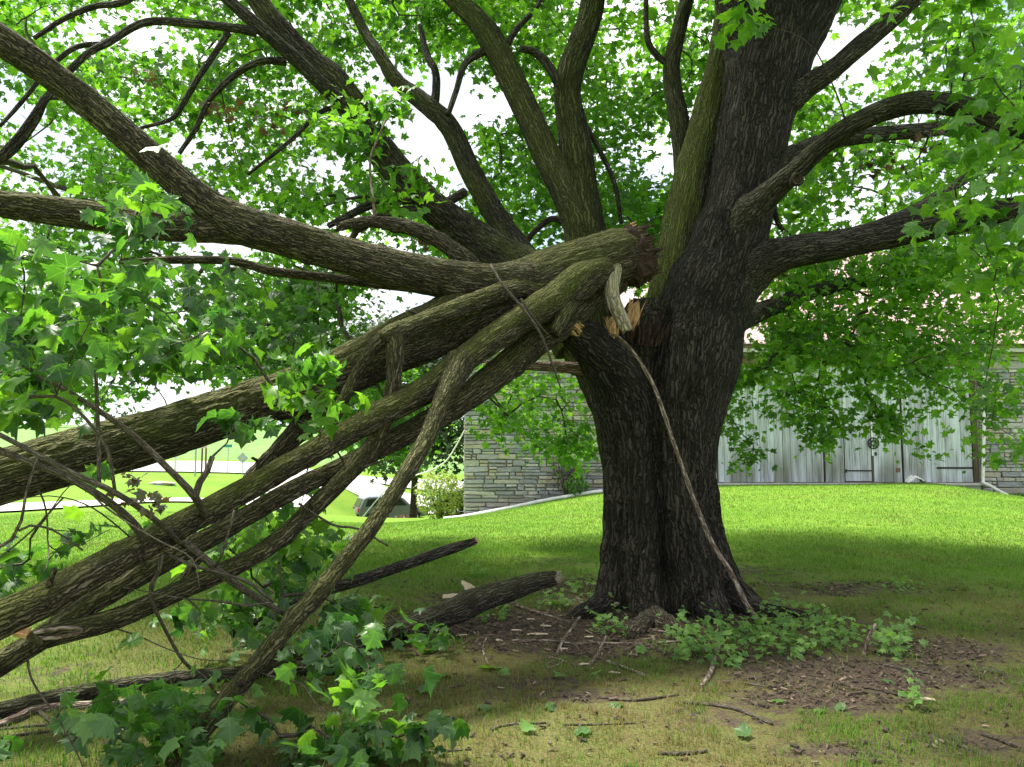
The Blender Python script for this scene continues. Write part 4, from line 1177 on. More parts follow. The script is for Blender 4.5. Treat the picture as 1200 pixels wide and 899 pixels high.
m, n, l, b, out = new_mat('mortar')
tc = n.new('ShaderNodeTexCoord')
vo = n.new('ShaderNodeTexVoronoi'); vo.feature = 'F1'
mp = n.new('ShaderNodeMapping'); mp.inputs['Scale'].default_value = (1.6, 1.6, 4.2)
l.new(tc.outputs['Object'], mp.inputs[0]); l.new(mp.outputs[0], vo.inputs['Vector']); vo.inputs['Scale'].default_value = 1.0
c = mixc(n, l, 0.35, ramp(n, l, noise(n, l, tc.outputs['Object'], 9.0), [(.3, (.34, .33, .31)), (.7, (.50, .48, .44))]), vo.outputs['Color'], 'SOFT_LIGHT')
l.new(c, b.inputs['Base Color']); b.inputs['Roughness'].default_value = .95
bump(n, l, b, vo.outputs['Distance'], .6, .05)
M['mortar'] = m
m, n, l, b, out = new_mat('field_stone')
oi = n.new('ShaderNodeObjectInfo')
tc = n.new('ShaderNodeTexCoord'); gp = n.new('ShaderNodeNewGeometry')
base = ramp(n, l, oi.outputs['Random'], [(0.0, (.20, .20, .24)), (.25, (.40, .40, .46)), (.45, (.47, .45, .44)), (.6, (.30, .30, .36)), (.8, (.44, .38, .31)), (1.0, (.56, .55, .55))])
nz = noise(n, l, gp.outputs['Position'], 5.0, 6.0, .65, mapping=(1, 1, 3.5))
c = mixc(n, l, 0.75, base, ramp(n, l, nz, [(.3, (.45, .45, .46)), (.7, (1.25, 1.24, 1.2))]), 'MULTIPLY')
# lichen stains low on the wall
sp = n.new('ShaderNodeSeparateXYZ'); l.new(gp.outputs['Position'], sp.inputs[0])
lw = math_n(n, l, 'MULTIPLY', math_n(n, l, 'SUBTRACT', 0.25, sp.outputs['Z'], True), ramp(n, l, noise(n, l, gp.outputs['Position'], 1.1, 4.0), [(.48, (0, 0, 0)), (.62, (.75, .75, .75))]), True)
c = mixc(n, l, lw, c, (.25, .24, .07))
l.new(c, b.inputs['Base Color']); b.inputs['Roughness'].default_value = .9
bump(n, l, b, nz, .8, .03)
M['stone'] = m
m, n, l, b, out = new_mat('weathered_planks')
oi = n.new('ShaderNodeObjectInfo'); gp = n.new('ShaderNodeNewGeometry')
gr = noise(n, l, gp.outputs['Position'], 14.0, 6.0, .65, mapping=(1, 1, .05))
st = noise(n, l, gp.outputs['Position'], 2.5, 5.0, .6, mapping=(1, 1, .22))
c = ramp(n, l, gr, [(.30, (.17, .165, .17)), (.46, (.46, .50, .57)), (.72, (.68, .73, .81))])
c = mixc(n, l, .55, c, ramp(n, l, oi.outputs['Random'], [(0, (.55, .54, .53)), (.5, (.95, .97, 1.0)), (1, (1.12, 1.12, 1.12))]), 'MULTIPLY')
c = mixc(n, l, ramp(n, l, st, [(.48, (0, 0, 0)), (.75, (.7, .7, .7))]), c, (.17, .15, .13))
sp = n.new('ShaderNodeSeparateXYZ'); l.new(gp.outputs['Position'], sp.inputs[0])
alg = math_n(n, l, 'MULTIPLY', math_n(n, l, 'MULTIPLY', math_n(n, l, 'SUBTRACT', 1.7, sp.outputs['Z'], True), .9, True), ramp(n, l, noise(n, l, gp.outputs['Position'], 1.3, 3.0, .5, mapping=(1, 1, .15)), [(.43, (0, 0, 0)), (.56, (1, 1, 1))]), True)
c = mixc(n, l, math_n(n, l, 'MULTIPLY', alg, .8), c, (.10, .105, .045))
l.new(c, b.inputs['Base Color']); b.inputs['Roughness'].default_value = .88
bump(n, l, b, gr, .6, .008)
M['plank'] = m
M['dark_wood'] = m_plain('dark_timber', (.05, .038, .028), (.12, .09, .065), 5.0, .9, mapping=(1, 1, .1))
M['brown_beam'] = m_plain('brown_beam', (.10, .065, .04), (.20, .13, .085), 5.0, .9, mapping=(.1, 1, 1))
M['white_paint'] = m_plain('weathered_white_paint', (.62, .62, .60), (.80, .80, .78), 6.0, .5)
M['iron'] = m_plain('black_iron', (.016, .016, .018), (.045, .043, .045), 12.0, .55, .6)
M['rust'] = m_plain('rusty_red', (.16, .06, .045), (.25, .10, .07), 20.0, .85)
M['roof'] = m_plain('faded_red_metal_roof', (.38, .24, .245), (.52, .37, .38), 1.5, .5, .0, mapping=(3, .4, .4))
M['grey_metal'] = m_plain('galvanised_metal', (.34, .36, .40), (.46, .48, .52), 8.0, .5, .5)

MB().box((X0 + .02, BY + .14, -3), (XW0 - .06, BY + 12, ZE)).box((XW1 + .06, BY + .14, -3), (XR, BY + 12, ZE)).box((XW0 - .05, BY + .30, -3), (XW1 + .05, BY + 11.98, ZE - .003)).build('wall_core', M['mortar'], barn)
# stones
import bmesh
protos = []
for k in range(14):
    bm = bmesh.new()
    bmesh.ops.create_cube(bm, size=1.0)
    rg = random.Random(900 + k)
    for v in bm.verts:
        v.co.x += rg.uniform(-.035, .035); v.co.z += rg.uniform(-.10, .10); v.co.y += rg.uniform(-.12, .12)
    bmesh.ops.bevel(bm, geom=list(bm.edges), offset=.075, segments=1, affect='EDGES', profile=.6)
    me = bpy.data.meshes.new('stone'); bm.to_mesh(me); bm.free()
    me.materials.append(M['stone'])
    protos.append(me)
rg = random.Random(31)
hid = MB()
def stones(xa, xb):
    z = -2.2
    while z < ZE - .05:
        h = min(rg.choice((.11, .13, .15, .17, .20, .24, .29)), ZE - z)
        x = xa
        first = True
        while x < xb - .05:
            w = rg.uniform(.16, .95) ** 1.0 * (1.3 if (first and rg.random() < .6) else 1)
            if xb - x - w < .22: w = xb - x
            zz, hh = z, h
            parts_ = [(zz, hh)]
            if h > .19 and rg.random() < .5: parts_ = [(zz, hh * .48), (zz + hh * .5, hh * .5)]
            for a, q in parts_:
                cx, cz = x + w / 2, a + q / 2
                if cz > -1.5:
                    px = CX + F * cx / BY
                    y0 = BY + .10 + rg.uniform(-.035, .03)
                    if (cx < BX(716) and cz < BZ(418)) or (xb == XR and cx < BX(1212)):
                        o = link('stone', protos[rg.randrange(14)], None, barn)
                        o.location = (cx, y0, cz); o.scale = (w - rg.uniform(.02, .05), .20, q - rg.uniform(.018, .042))
                        o.rotation_euler = (rg.uniform(-.06, .06), rg.uniform(-.035, .035), rg.uniform(-.05, .05))
                    else: hid.box((x + .012, y0 - .1, a + .01), (x + w - .012, y0 + .1, a + q - .01), .008)
            x += w
            first = False
        z += h
stones(X0, XW0 - .08)
stones(XW1 + .08, XR)
tag(hid.build('stones', M['stone'], barn), kind='stuff')

# plank bay
ZT, ZB = BZ(429), BZ(565)
def planks(parent, xa, xb, za, zb, y, wmin=.20, wmax=.32, gap=.012):
    x = xa
    while x < xb - .02:
        w = min(rg.uniform(wmin, wmax), xb - x)
        if xb - x - w < .1: w = xb - x
        MB().box((x + gap / 2, y + rg.uniform(-.006, .006), za - rg.uniform(0, .02)), (x + w - gap / 2, y + .03, zb)).build('plank', M['plank'], parent)
        x += w
yb = BY + .10
sd = MB().box((XW0 - .045, yb + .035, ZB - .1), (BX(966), yb + .08, ZT)).build('siding', M['dark_wood'], barn)
planks(sd, XW0, BX(965.5), ZB, ZT, yb)
d1 = MB().box((BX(967), yb + .035, ZB - .06), (BX(1058), yb + .08, ZT)).build('door', M['dark_wood'], barn)
xa, xb = BX(991), BX(1022)
planks(d1, BX(968), xa - .03, ZB, ZT, yb)
planks(d1, xb + .03, BX(1057.5), ZB, ZT, yb)
planks(d1, xa - .025, xb + .025, BZ(499), ZT, yb)
wk = MB().box((xa - .01, yb + .022, ZB), (xb + .01, yb + .034, BZ(501))).build('wicket_door', M['dark_wood'], barn)
planks(wk, xa, xb, ZB + .04, BZ(502), yb + .008, .22, .28)
MB().box((xa, yb - .016, BZ(552.5)), (xb + .05, yb - .008, BZ(551))).box((xa, yb - .03, BZ(554)), (xa + .04, yb - .009, BZ(550))).build('hinge_strap', M['iron'], wk)
MB().box((xa - .05, yb - .016, BZ(502.2)), (xb, yb - .008, BZ(500.8))).build('hinge_strap', M['dark_wood'], wk)
MB().box((BX(1022.5), yb - .03, BZ(534)), (BX(1024.3), yb - .008, BZ(488))).build('trim_gap_strip', M['white_paint'], d1)
MB().box((BX(1022.3), yb - .02, ZB), (BX(1024.6), yb - .007, BZ(534.5))).build('trim_gap_strip', M['dark_wood'], d1)  # dark strip stands in for the shaded gap below the white trim
MB().box((BX(1026), yb - .05, BZ(534)), (BX(1028), yb - .008, BZ(530))).build('latch', M['iron'], d1)
MB().box((BX(1050.5), yb - .03, BZ(553)), (BX(1055), yb - .008, BZ(548.5))).build('patch', M['rust'], d1)
MB().box((BX(968.5), yb - .02, BZ(525)), (BX(973), yb - .008, BZ(520))).build('patch', M['rust'], d1)
# round pierced iron wheel ornament beside the wicket
def ring_at(cx, cz, R, r, y, nm, par):
    pts = [Vector((cx + R * math.cos(a), y, cz + R * math.sin(a))) for a in np.linspace(0, 2 * math.pi, 25)]
    return tube(nm, pts, [r] * 25, M['iron'], par, seg=8, step=.05, lumps=0)[0]
ex, ez = BX(1024.5), BZ(519.5)
orn = ring_at(ex, ez, .19, .022, yb - .045, 'iron_ornament', barn)
ring_at(ex, ez, .10, .016, yb - .045, 'ring', orn)
for k in range(8):
    a = k * math.pi / 4
    tube('spoke', [Vector((ex + .05 * math.cos(a), yb - .045, ez + .05 * math.sin(a))), Vector((ex + .19 * math.cos(a), yb - .045, ez + .19 * math.sin(a)))], [.017, .013], M['iron'], orn, seg=6, step=.05, lumps=0)
d2 = MB().box((BX(1059.5), yb + .035, ZB - .06), (BX(1141), yb + .08, ZT)).build('door', M['dark_wood'], barn)
planks(d2, BX(1060), BX(1140.5), ZB, ZT, yb - .004)
for py, xs_ in ((548.5, (1098, 1142)), (432.5, (1085, 1142))):
    MB().box((BX(xs_[0]), yb - .022, BZ(py + 1.1)), (BX(xs_[1]), yb - .012, BZ(py - 1.1))).build('hinge_strap', M['iron'], d2)
MB().box((BX(1141.5), yb - .03, ZB - .05), (BX(1147.5), yb + .18, ZT + .1)).build('door_post', M['dark_wood'], barn)
MB().box((XW0 - .07, yb - .02, ZB - .05), (XW0 - .015, yb + .2, ZT + .1)).build('door_post', M['dark_wood'], barn)
MB().box((XW0 - .1, yb - .06, ZT), (XW1 + .1, yb + .19, BZ(416))).build('header_beam', M['brown_beam'], barn)
MB().box((X0 - .25, BY - .42, BZ(414)), (XR, BY - .30, BZ(409.5))).build('fascia', M['concrete'], barn)
MB().box((X0 - .2, BY - .29, ZE - .02), (XR, BY + .1, ZE + .05)).build('soffit', M['brown_beam'], barn)
MB().box((XW0 - .2, BY - .12, ZB - .11), (XW1 + .2, BY + .2, ZB - .03)).box((XW0, BY + .02, -2.5), (XW1, BY + .2, ZB - .112)).build('sill', M['concrete'], barn)
# roof of long standing-seam panels
ya, za, yr, zr = BY - .5, ZE + .08, BY + 6.3, ZE + 5.0
x = X0 - .3
pm = MB().prism([(ya, za), (yr, zr), (yr, zr + .03), (ya, za + .03)], 'x', 0, .596)
for xx in (0, .55):
    pm.prism([(ya, za + .031), (yr, zr + .031), (yr, zr + .085), (ya, za + .085)], 'x', xx + .002, xx + .045)
pme = pm.mesh('roof_panel'); pme.materials.append(M['roof'])
rf = MB().prism([(ya + .05, za - .05), (yr, zr - .05), (2 * yr - ya, za - .05), (2 * yr - ya, za - .12), (yr, zr - .12), (ya + .05, za - .12)], 'x', X0 - .28, XR).build('roof', M['brown_beam'], barn)
while x < XR:
    o = link('roof_panel', pme, None, rf); o.location.x = x; x += .60
MB().prism([(yr - .003, zr + .10), (2 * yr - ya + .2, za), (2 * yr - ya + .2, za + .04), (yr - .003, zr + .14)], 'x', X0 - .28, XR).build('rear_roof', M['roof'], rf)
for xx, nm in ((X0 + .03, 'gable'), (XR - .03, 'gable')):
    MB().prism([(BY + .1, ZE + .051), (yr, zr - .13), (BY + 12, ZE + .051)], 'x', xx, xx - .2 if xx > 5 else xx + .2).build(nm, M['mortar'], barn)
# downspout
dp = [P(1153, 412, 26.55), P(1153, 420, 26.7), P(1153, 430, 26.86), P(1153, 500, 26.86), P(1152, 558, 26.86), P(1153, 566, 26.8), P(1160, 569, 26.7), P(1172, 576, 26.5), P(1200, 594, 26.1)]
dp[-1].z = G(dp[-1].x, dp[-1].y) + .07
tube('downspout', dp, [.055] * len(dp), M['white_paint'], barn, seg=10, step=.08, lumps=0)

# white pipe lying along the foot of the wall
pp = []
for px, py in ((520, 611), (545, 607), (590, 599), (640, 589), (690, 578), (706, 574)):
    q = P(px, py, 26.3); pp.append(Vector((q.x, 26.3, G(q.x, 26.3) + .05)))
tag(tube('drain_pipe', pp, [.07] * len(pp), M['white_paint'], None, seg=10, step=.15, lumps=0)[0], 'white pipe lying along the sloping foot of the stone wall', 'pipe')
# crumpled white sheet at the sill
q = P(1073, 563, 26.4)
v, f = [], []
NX, NY = 12, 8
rgn = np.random.default_rng(8)
for i in range(NX):
    for j in range(NY):
        u_, w_ = i / (NX - 1), j / (NY - 1)
        hgt = .26 * math.sin(math.pi * u_) ** .7 * (0.5 + .5 * w_) + rgn.normal() * .025
        yy = 26.75 - .5 * (1 - w_)
        xx = q.x + (u_ - .5) * .62 + .1 * w_ + rgn.normal() * .01
        v.append((xx, yy, max(G(xx, yy) + .02, ZB - .03 if yy > 26.85 else 0) + max(0, hgt)))
for i in range(NX - 1):
    for j in range(NY - 1):
        f.append((i * NY + j, (i + 1) * NY + j, (i + 1) * NY + j + 1, i * NY + j + 1))
me = bpy.data.meshes.new('crumpled_sheet'); me.from_pydata(v, [], f); me.update()
o = tag(link('crumpled_sheet', me, M['white_paint']), 'small crumpled white sheet lying on the grass at the barn door sill', 'sheet')
sm = o.modifiers.new('thickness', 'SOLIDIFY'); sm.thickness = .012

# ------------------------------------------------------------------ shrubs and trees around
def bush(name, label, cat, base, rx, ry, h, count, size, mat, seed, stems=6, proto=OV, up=.5, group=None, hollow=.5):
    e = empty(name, label, cat, group)
    rgn = np.random.default_rng(seed)
    d = rgn.normal(size=(count, 3)); d /= np.linalg.norm(d, axis=1)[:, None]
    rr = hollow + (1 - hollow) * rgn.random(count) ** .6
    lump = 1 + .35 * fbm(d * 2.2 + seed, 3)
    p = d * (rr * lump)[:, None] * np.array([rx, ry, h / 2]) + np.array([base.x, base.y, base.z + h * .52])
    p[:, 2] = np.maximum(p[:, 2], base.z + .04)
    nrm = d * .6 + np.array([0, 0, up]) + rgn.normal(size=(count, 3)) * .5
    tip = d + rgn.normal(size=(count, 3)) * .6
    tint = np.clip(rgn.normal(.5, .25, count) + .25 * fbm(p * 1.5, 2), 0, 1)
    tag(link('foliage', leaf_mesh('foliage', proto, p, nrm, tip, size * rgn.uniform(.6, 1.2, count), tint), mat, e), kind='stuff')
    for k in range(stems):
        a = 6.283 * k / stems + .3
        pts = [base + Vector((.05 * math.cos(a), .05 * math.sin(a), -.05)), base + Vector((rx * .3 * math.cos(a), ry * .3 * math.sin(a), h * .4)), base + Vector((rx * .6 * math.cos(a), ry * .6 * math.sin(a), h * .8))]
        s0 = max(.006, h * .016)
        tube('stem', pts, [s0, s0 * .7, s0 * .3], M['bark_twig'], e, seg=6, step=.1, lumps=.05)
    return e
def on_ground(px, Y):
    q = P(px, 560, Y); return Vector((q.x, q.y, G(q.x, q.y)))
bush('shrub', 'round yellow green shrub at the left corner of the stone wall', 'shrub', on_ground(516, 28.6), .95, .8, 1.75, 2600, .10, M['leaf_yellow'], 3, 9)
bush('weed', 'bright green leafy weed growing at the foot of the stone wall', 'plant', on_ground(676, 26.4), .40, .3, .75, 420, .11, M['leaf'], 4, 5)
bush('dry_vine', 'withered reddish brown vine climbing the stone wall above the green weed', 'vine', on_ground(664, 26.75) + Vector((0, .08, .1)), .75, .12, 1.5, 260, .09, M['leaf_dry'], 5, 7, hollow=.1)
bush('red_shrub', 'low dark red shrub in front of the parked grey car', 'shrub', on_ground(472, 47), .75, .5, .9, 700, .12, M['leaf_red'], 6, 5)
bush('weed', 'pale green clump of weeds at the right end of the barn', 'plant', on_ground(1196, 26.3), .3, .3, .45, 160, .10, M['leaf'], 14, 4)

def far_tree(label, base, h, polys, per, spread, size, mat, seed, group=None, tr=.22):
    e = empty('background_tree', label, 'tree', group)
    ce = np.concatenate([seeds(*q, seed + k) for k, q in enumerate(polys)])
    top = Vector(ce.mean(0)); 
    sk, sr = [], []
    o, c, r = tube('trunk', [base - Vector((0, 0, .3)), base.lerp(Vector((base.x, base.y, top.z)), .5) + Vector((.1, 0, 0)), Vector((base.x, base.y, top.z + h * .2))], [tr, tr * .8, tr * .3], M['bark_limb'], e, seg=14, step=.2)
    sk += c.tolist(); sr += r.tolist()
    a = foliage(ce, per, spread, size, seed, np.array(top))
    tag(link('crown', leaf_mesh('crown', LO, *a), mat, e), kind='stuff')
    tag(link('branches', twig_mesh('branches', [(p, r * 3) for p, r in grow_twigs(ce, sk, sr, seed)]), M['bark_twig'], e), kind='stuff')
    return e
far_tree('dense dark green tree overhanging the drive behind the barn corner', on_ground(484, 44), 9, [([(385, 380), (560, 380), (600, 470), (545, 545), (525, 560), (500, 545), (470, 550), (440, 535), (415, 520), (395, 470)], (41, 46), 150)], 64, 1.5, .30, M['leaf_dark'], 71)
for k, (px, Y, w, h, lab) in enumerate(((40, 150, 30, 60, 'pale hazy tree at the far edge of the crop field above the street, broad crown'), (330, 170, 26, 44, 'distant small tree standing past the field beyond the two road signs'), (-60, 140, 34, 66, 'tall distant tree past the field near the street bend'))):
    g = on_ground(px, Y)
    by = CY + 0
    q = P(px, 520, Y)
    zb = project(np.array([[g.x, g.y, g.z]]))[1][0]
    poly = [(px - w, zb - h * .4), (px - w * .7, zb - h), (px, zb - h * 1.25), (px + w * .7, zb - h), (px + w, zb - h * .4), (px, zb - h * .15)]
    far_tree(lab, g, 10, [(poly, (Y - 4, Y + 4), 46)], 40, 2.6, .6, M['leaf_dark'], 90 + k, 'trees past the crop field', .4)
# crop beyond the street
m, n, l, b, out = new_mat('crop_field')
gp = n.new('ShaderNodeNewGeometry')
l.new(ramp(n, l, noise(n, l, gp.outputs['Position'], .8, 5.0, mapping=(1, .4, 1)), [(.3, (.07, .16, .03)), (.7, (.14, .27, .05))]), b.inputs['Base Color'])
b.inputs['Roughness'].default_value = .95
fv, ff = [], []
fx = np.linspace(-150, 150, 120); fy = np.linspace(80, 240, 70)
FX, FY = np.meshgrid(fx, fy)
FZ = ground(FX, FY) + .45 + .25 * perlin(np.stack([FX.ravel() * .5, FY.ravel() * .5, FX.ravel() * 0], 1)).reshape(FX.shape)
FZ[0] = ground(FX[0], FY[0]) - .1
k = np.arange(69 * 119); rr, cc = k // 119, k % 119
o = link('crop_field', mesh_np('crop_field', np.stack([FX.ravel(), FY.ravel(), FZ.ravel()], 1), np.stack([rr * 120 + cc, rr * 120 + cc + 1, (rr + 1) * 120 + cc + 1, (rr + 1) * 120 + cc], 1)), m)
tag(o, 'green crop field rising beyond the street', kind='structure')

# ------------------------------------------------------------------ car, signs, posts
M['car_grey'] = m_plain('grey_car_paint', (.14, .155, .19), (.17, .185, .22), 3.0, .35, .1, spec=.6)
M['car_black'] = m_plain('black_car_paint', (.012, .013, .016), (.02, .02, .024), 3.0, .25, .2, spec=.6)
M['glass'] = m_plain('car_glass', (.02, .024, .03), (.03, .034, .04), 3.0, .15, .0, spec=.5)
M['rubber'] = m_plain('tyre_rubber', (.012, .012, .012), (.02, .02, .02), 9.0, .8)
M['red_lens'] = m_plain('red_lens', (.35, .02, .03), (.42, .03, .04), 9.0, .3)
M['chrome'] = m_plain('wheel_alloy', (.45, .46, .48), (.55, .56, .58), 9.0, .35, .8)
def car(label, paint, loc, rz):
    e = empty('parked_car', label, 'car')
    prof = [(-2.25, .45), (-2.3, .75), (-2.22, 1.05), (-1.95, 1.62), (-1.7, 1.72), (.2, 1.74), (.55, 1.62), (1.1, 1.12), (2.1, .98), (2.3, .75), (2.28, .42), (1.85, .36), (1.72, .62), (1.4, .74), (1.08, .62), (.95, .34), (-.95, .34), (-1.08, .62), (-1.4, .74), (-1.72, .62), (-1.85, .38)]
    mb = MB(); mb.prism(prof, 'y', -.92, .92)
    body = mb.build('body', paint, e, bevel=.05)
    for s in (-1, 1):
        y0, y1 = (s * .925, s * .932)
        for poly in ([(-1.85, 1.12), (-1.72, 1.55), (-1.05, 1.60), (-1.05, 1.12)], [(-.98, 1.12), (-.98, 1.60), (-.15, 1.60), (-.15, 1.12)], [(-.08, 1.12), (-.08, 1.60), (.18, 1.60), (.48, 1.50), (.85, 1.12)]):
            MB().prism(poly, 'y', min(y0, y1), max(y0, y1)).build('side_window', M['glass'], e)
        for xx in (-1.4, 1.4):
            w = MB().prism([(xx + .35 * math.cos(a), .35 + .35 * math.sin(a)) for a in np.linspace(0, 6.283, 25)[:-1]], 'y', s * .70, s * .93).build('wheel', M['rubber'], e, bevel=.02)
            MB().prism([(xx + .21 * math.cos(a), .35 + .21 * math.sin(a)) for a in np.linspace(0, 6.283, 17)[:-1]], 'y', s * .932, s * .945).build('rim', M['chrome'], w)
        MB().box((-2.32, s * .72 - .16, .78), (-2.20, s * .72 + .16, 1.02)).build('tail_light', M['red_lens'], e)
    MB().prism([(-2.235, 1.10), (-1.985, 1.58), (-1.975, 1.575), (-2.225, 1.095)], 'y', -.75, .75).build('rear_window', M['glass'], e)
    MB().prism([(.60, 1.595), (1.08, 1.15), (1.10, 1.16), (.62, 1.605)], 'y', -.78, .78).build('windscreen', M['glass'], e)
    MB().box((-2.38, -.85, .42), (-2.24, .85, .66)).build('rear_bumper', M['car_black'], e, bevel=.03)
    e.location = loc; e.rotation_euler.z = rz
    return e
g = on_ground(458, 50); car('grey station wagon parked on the drive below the dark tree', M['car_grey'], g, math.radians(24))
g = on_ground(553, 52); car('black car half hidden behind the barn corner and yellow shrub', M['car_black'], g, math.radians(10))

M['sign_green'] = m_plain('sign_green', (.02, .26, .22), (.03, .30, .25), 8, .5)
M['brown_post'] = m_plain('brown_post', (.20, .10, .055), (.30, .16, .09), 6, .85)
M['pink_board'] = m_plain('pinkish_board', (.55, .40, .36), (.65, .50, .46), 6, .8)
def pole_at(px, Y, h, r, name, mat, par):
    g = on_ground(px, Y)
    return tube(name, [g - Vector((0, 0, .2)), g + Vector((0, 0, h * .5)), g + Vector((0, 0, h))], [r] * 3, mat, par, seg=8, step=.3, lumps=0)[0], g
e = empty('street_sign', 'teal green street name sign on a thin pole by the street', 'sign')
_, g = pole_at(266.5, 57, 2.2, .035, 'pole', M['grey_metal'], e)
MB().box((g.x - .30, g.y - .06, g.z + 2.02), (g.x + .30, g.y - .036, g.z + 2.24)).build('blade', M['sign_green'], e)
e = empty('road_sign', 'grey back of a diamond shaped road sign on a thin pole', 'sign')
_, g = pole_at(284, 57, 1.7, .035, 'pole', M['grey_metal'], e)
zc = g.z + 1.25
MB().prism([(g.x - .42, zc), (g.x, zc - .42), (g.x + .42, zc), (g.x, zc + .42)], 'y', g.y - .06, g.y - .036).build('panel', M['grey_metal'], e)
e = empty('notice_frame', 'small upright post frame with pinkish top board near the street', 'sign')
_, g1 = pole_at(228.5, 52, 2.1, .06, 'post', M['grey_metal'], e)
_, g2 = pole_at(236, 52, 2.1, .06, 'post', M['dark_wood'], e)
MB().box((g1.x - .25, g1.y - .1, g1.z + 1.9), (g2.x + .35, g1.y - .062, g1.z + 2.2)).build('top_board', M['pink_board'], e)
_, g3 = pole_at(240.5, 52.3, 2.3, .07, 'post', M['brown_post'], e)
e, g = pole_at(205, 58, 1.6, .10, 'white_post', M['white_paint'], None)
tag(e, 'plain white post standing at the near edge of the street', 'post')
g = on_ground(143, 54)
tag(tube('leaning_post', [g - Vector((.1, 0, .2)), g + Vector((.9, 0, 1.5)), g + Vector((2.6, 0, 4.4))], [.13, .12, .10], M['brown_post'], None, seg=10, step=.3, lumps=.02)[0], 'brown wooden post leaning to the right beside the street', 'post')
g = GP(190, 568)
bm = bmesh.new(); bmesh.ops.create_icosphere(bm, subdivisions=3, radius=1)
for v in bm.verts:
    d = fbm(np.array([v.co * 1.7]), 3)[0]
    v.co *= 1 + .25 * d
    v.co.x *= .75; v.co.y *= .5; v.co.z *= .16
me = bpy.data.meshes.new('flat_rock'); bm.to_mesh(me); bm.free()
o = link('flat_rock', me, M['stone']); o.location = g + Vector((0, 0, .05)); tag(o, 'low flat grey rock in the lawn before the street', 'rock')
# white service cable from the barn corner down to the ground by the drive
cpts = [P(541.5, 505, 27.1), P(533, 525, 28), P(522, 541, 29.2), P(505, 551, 31), P(485, 558, 33), P(455, 572, 38), P(420, 588, 45)]
q = cpts[-1]; q.z = G(q.x, q.y) + .02
cpts[0].x = X0 + .03; cpts[0].y = BY + .02
tag(tube('service_cable', cpts, [.022, .024, .026, .028, .03, .03, .03], M['white_paint'], None, seg=6, step=.2, lumps=0)[0], 'white cable sagging from the stone barn corner down to the drive', 'cable')

# ------------------------------------------------------------------ ground detail
rgn = np.random.default_rng(21)
# fallen maple leaves
spots = [(582, 786, .13), (596, 790, .12), (660, 795, .07), (520, 792, .09), (507, 812, .10), (640, 830, .08), (728, 830, .07), (690, 862, .08), (918, 825, .08), (878, 866, .07), (955, 834, .06), (990, 833, .06), (862, 780, .08), (830, 802, .06), (745, 765, .08), (560, 830, .08), (612, 860, .07), (1035, 800, .06), (700, 790, .06), (470, 800, .09)]
for k, (px, py, s) in enumerate(spots):
    g = GP(px, py, .022)
    nv = np.array([rgn.normal() * .25, rgn.normal() * .25 - .1, 1.0]); tv = np.array([rgn.normal(), rgn.normal(), 0.02])
    o = leaf_object('fallen_leaf', HI[k % 7], np.array(g), nv, tv, s * 1.25, rgn.uniform(.3, 1), M['leaf_fallen'], None)
    tag(o, 'single green maple leaf lying loose on the ground', 'leaf', 'loose green leaves on the ground')

# ivy and seedlings round the foot of the trunk
IV = [([(770, 742), (800, 735), (850, 735), (900, 742), (905, 770), (860, 782), (790, 778)], 300), ([(880, 712), (940, 715), (1010, 740), (1000, 768), (930, 775), (890, 760)], 330), ([(690, 705), (728, 702), (728, 745), (690, 745)], 120),
      ([(632, 700), (668, 702), (660, 718), (636, 715)], 60), ([(1020, 742), (1070, 748), (1065, 772), (1025, 768)], 110), ([(555, 712), (600, 710), (598, 728), (560, 730)], 60), ([(800, 712), (840, 716), (838, 735), (800, 735)], 60), ([(690, 680), (700, 690), (670, 700), (660, 690)], 40), ([(545, 660), (580, 664), (570, 680), (540, 676)], 40), ([(1045, 682), (1075, 686), (1070, 697), (1045, 695)], 24), ([(1060, 818), (1090, 830), (1075, 838)], 20)]
ip, inn, it, isz = [], [], [], []
for poly, cnt in IV:
    got = 0
    while got < cnt:
        a = rgn.uniform(min(p[0] for p in poly), max(p[0] for p in poly)); b_ = rgn.uniform(min(p[1] for p in poly), max(p[1] for p in poly))
        if not in_poly(np.array([a]), np.array([b_]), poly)[0]: continue
        g = GP(a, b_)
        if perlin(np.array([[g.x * 2.6, g.y * 2.6, 3.3]]))[0] < -.18: got += .4; continue
        for _ in range(3):
            got += 1
            ip.append((g.x + rgn.normal() * .05, g.y + rgn.normal() * .05, g.z + abs(rgn.normal()) * .075 + .02))
            inn.append((rgn.normal() * .4, rgn.normal() * .4 - .25, 1)); it.append(rgn.normal(size=3) * np.array([1, 1, .3])); isz.append(rgn.uniform(.03, .07))
ip, inn, it, isz = map(np.array, (ip, inn, it, isz))
tag(link('ground_ivy', leaf_mesh('ground_ivy', LO, ip, inn, it, isz, np.clip(rgn.normal(.5, .28, len(ip)), 0, 1)), M['leaf_ivy']), 'low green ivy and seedlings round the foot of the trunk', kind='stuff')

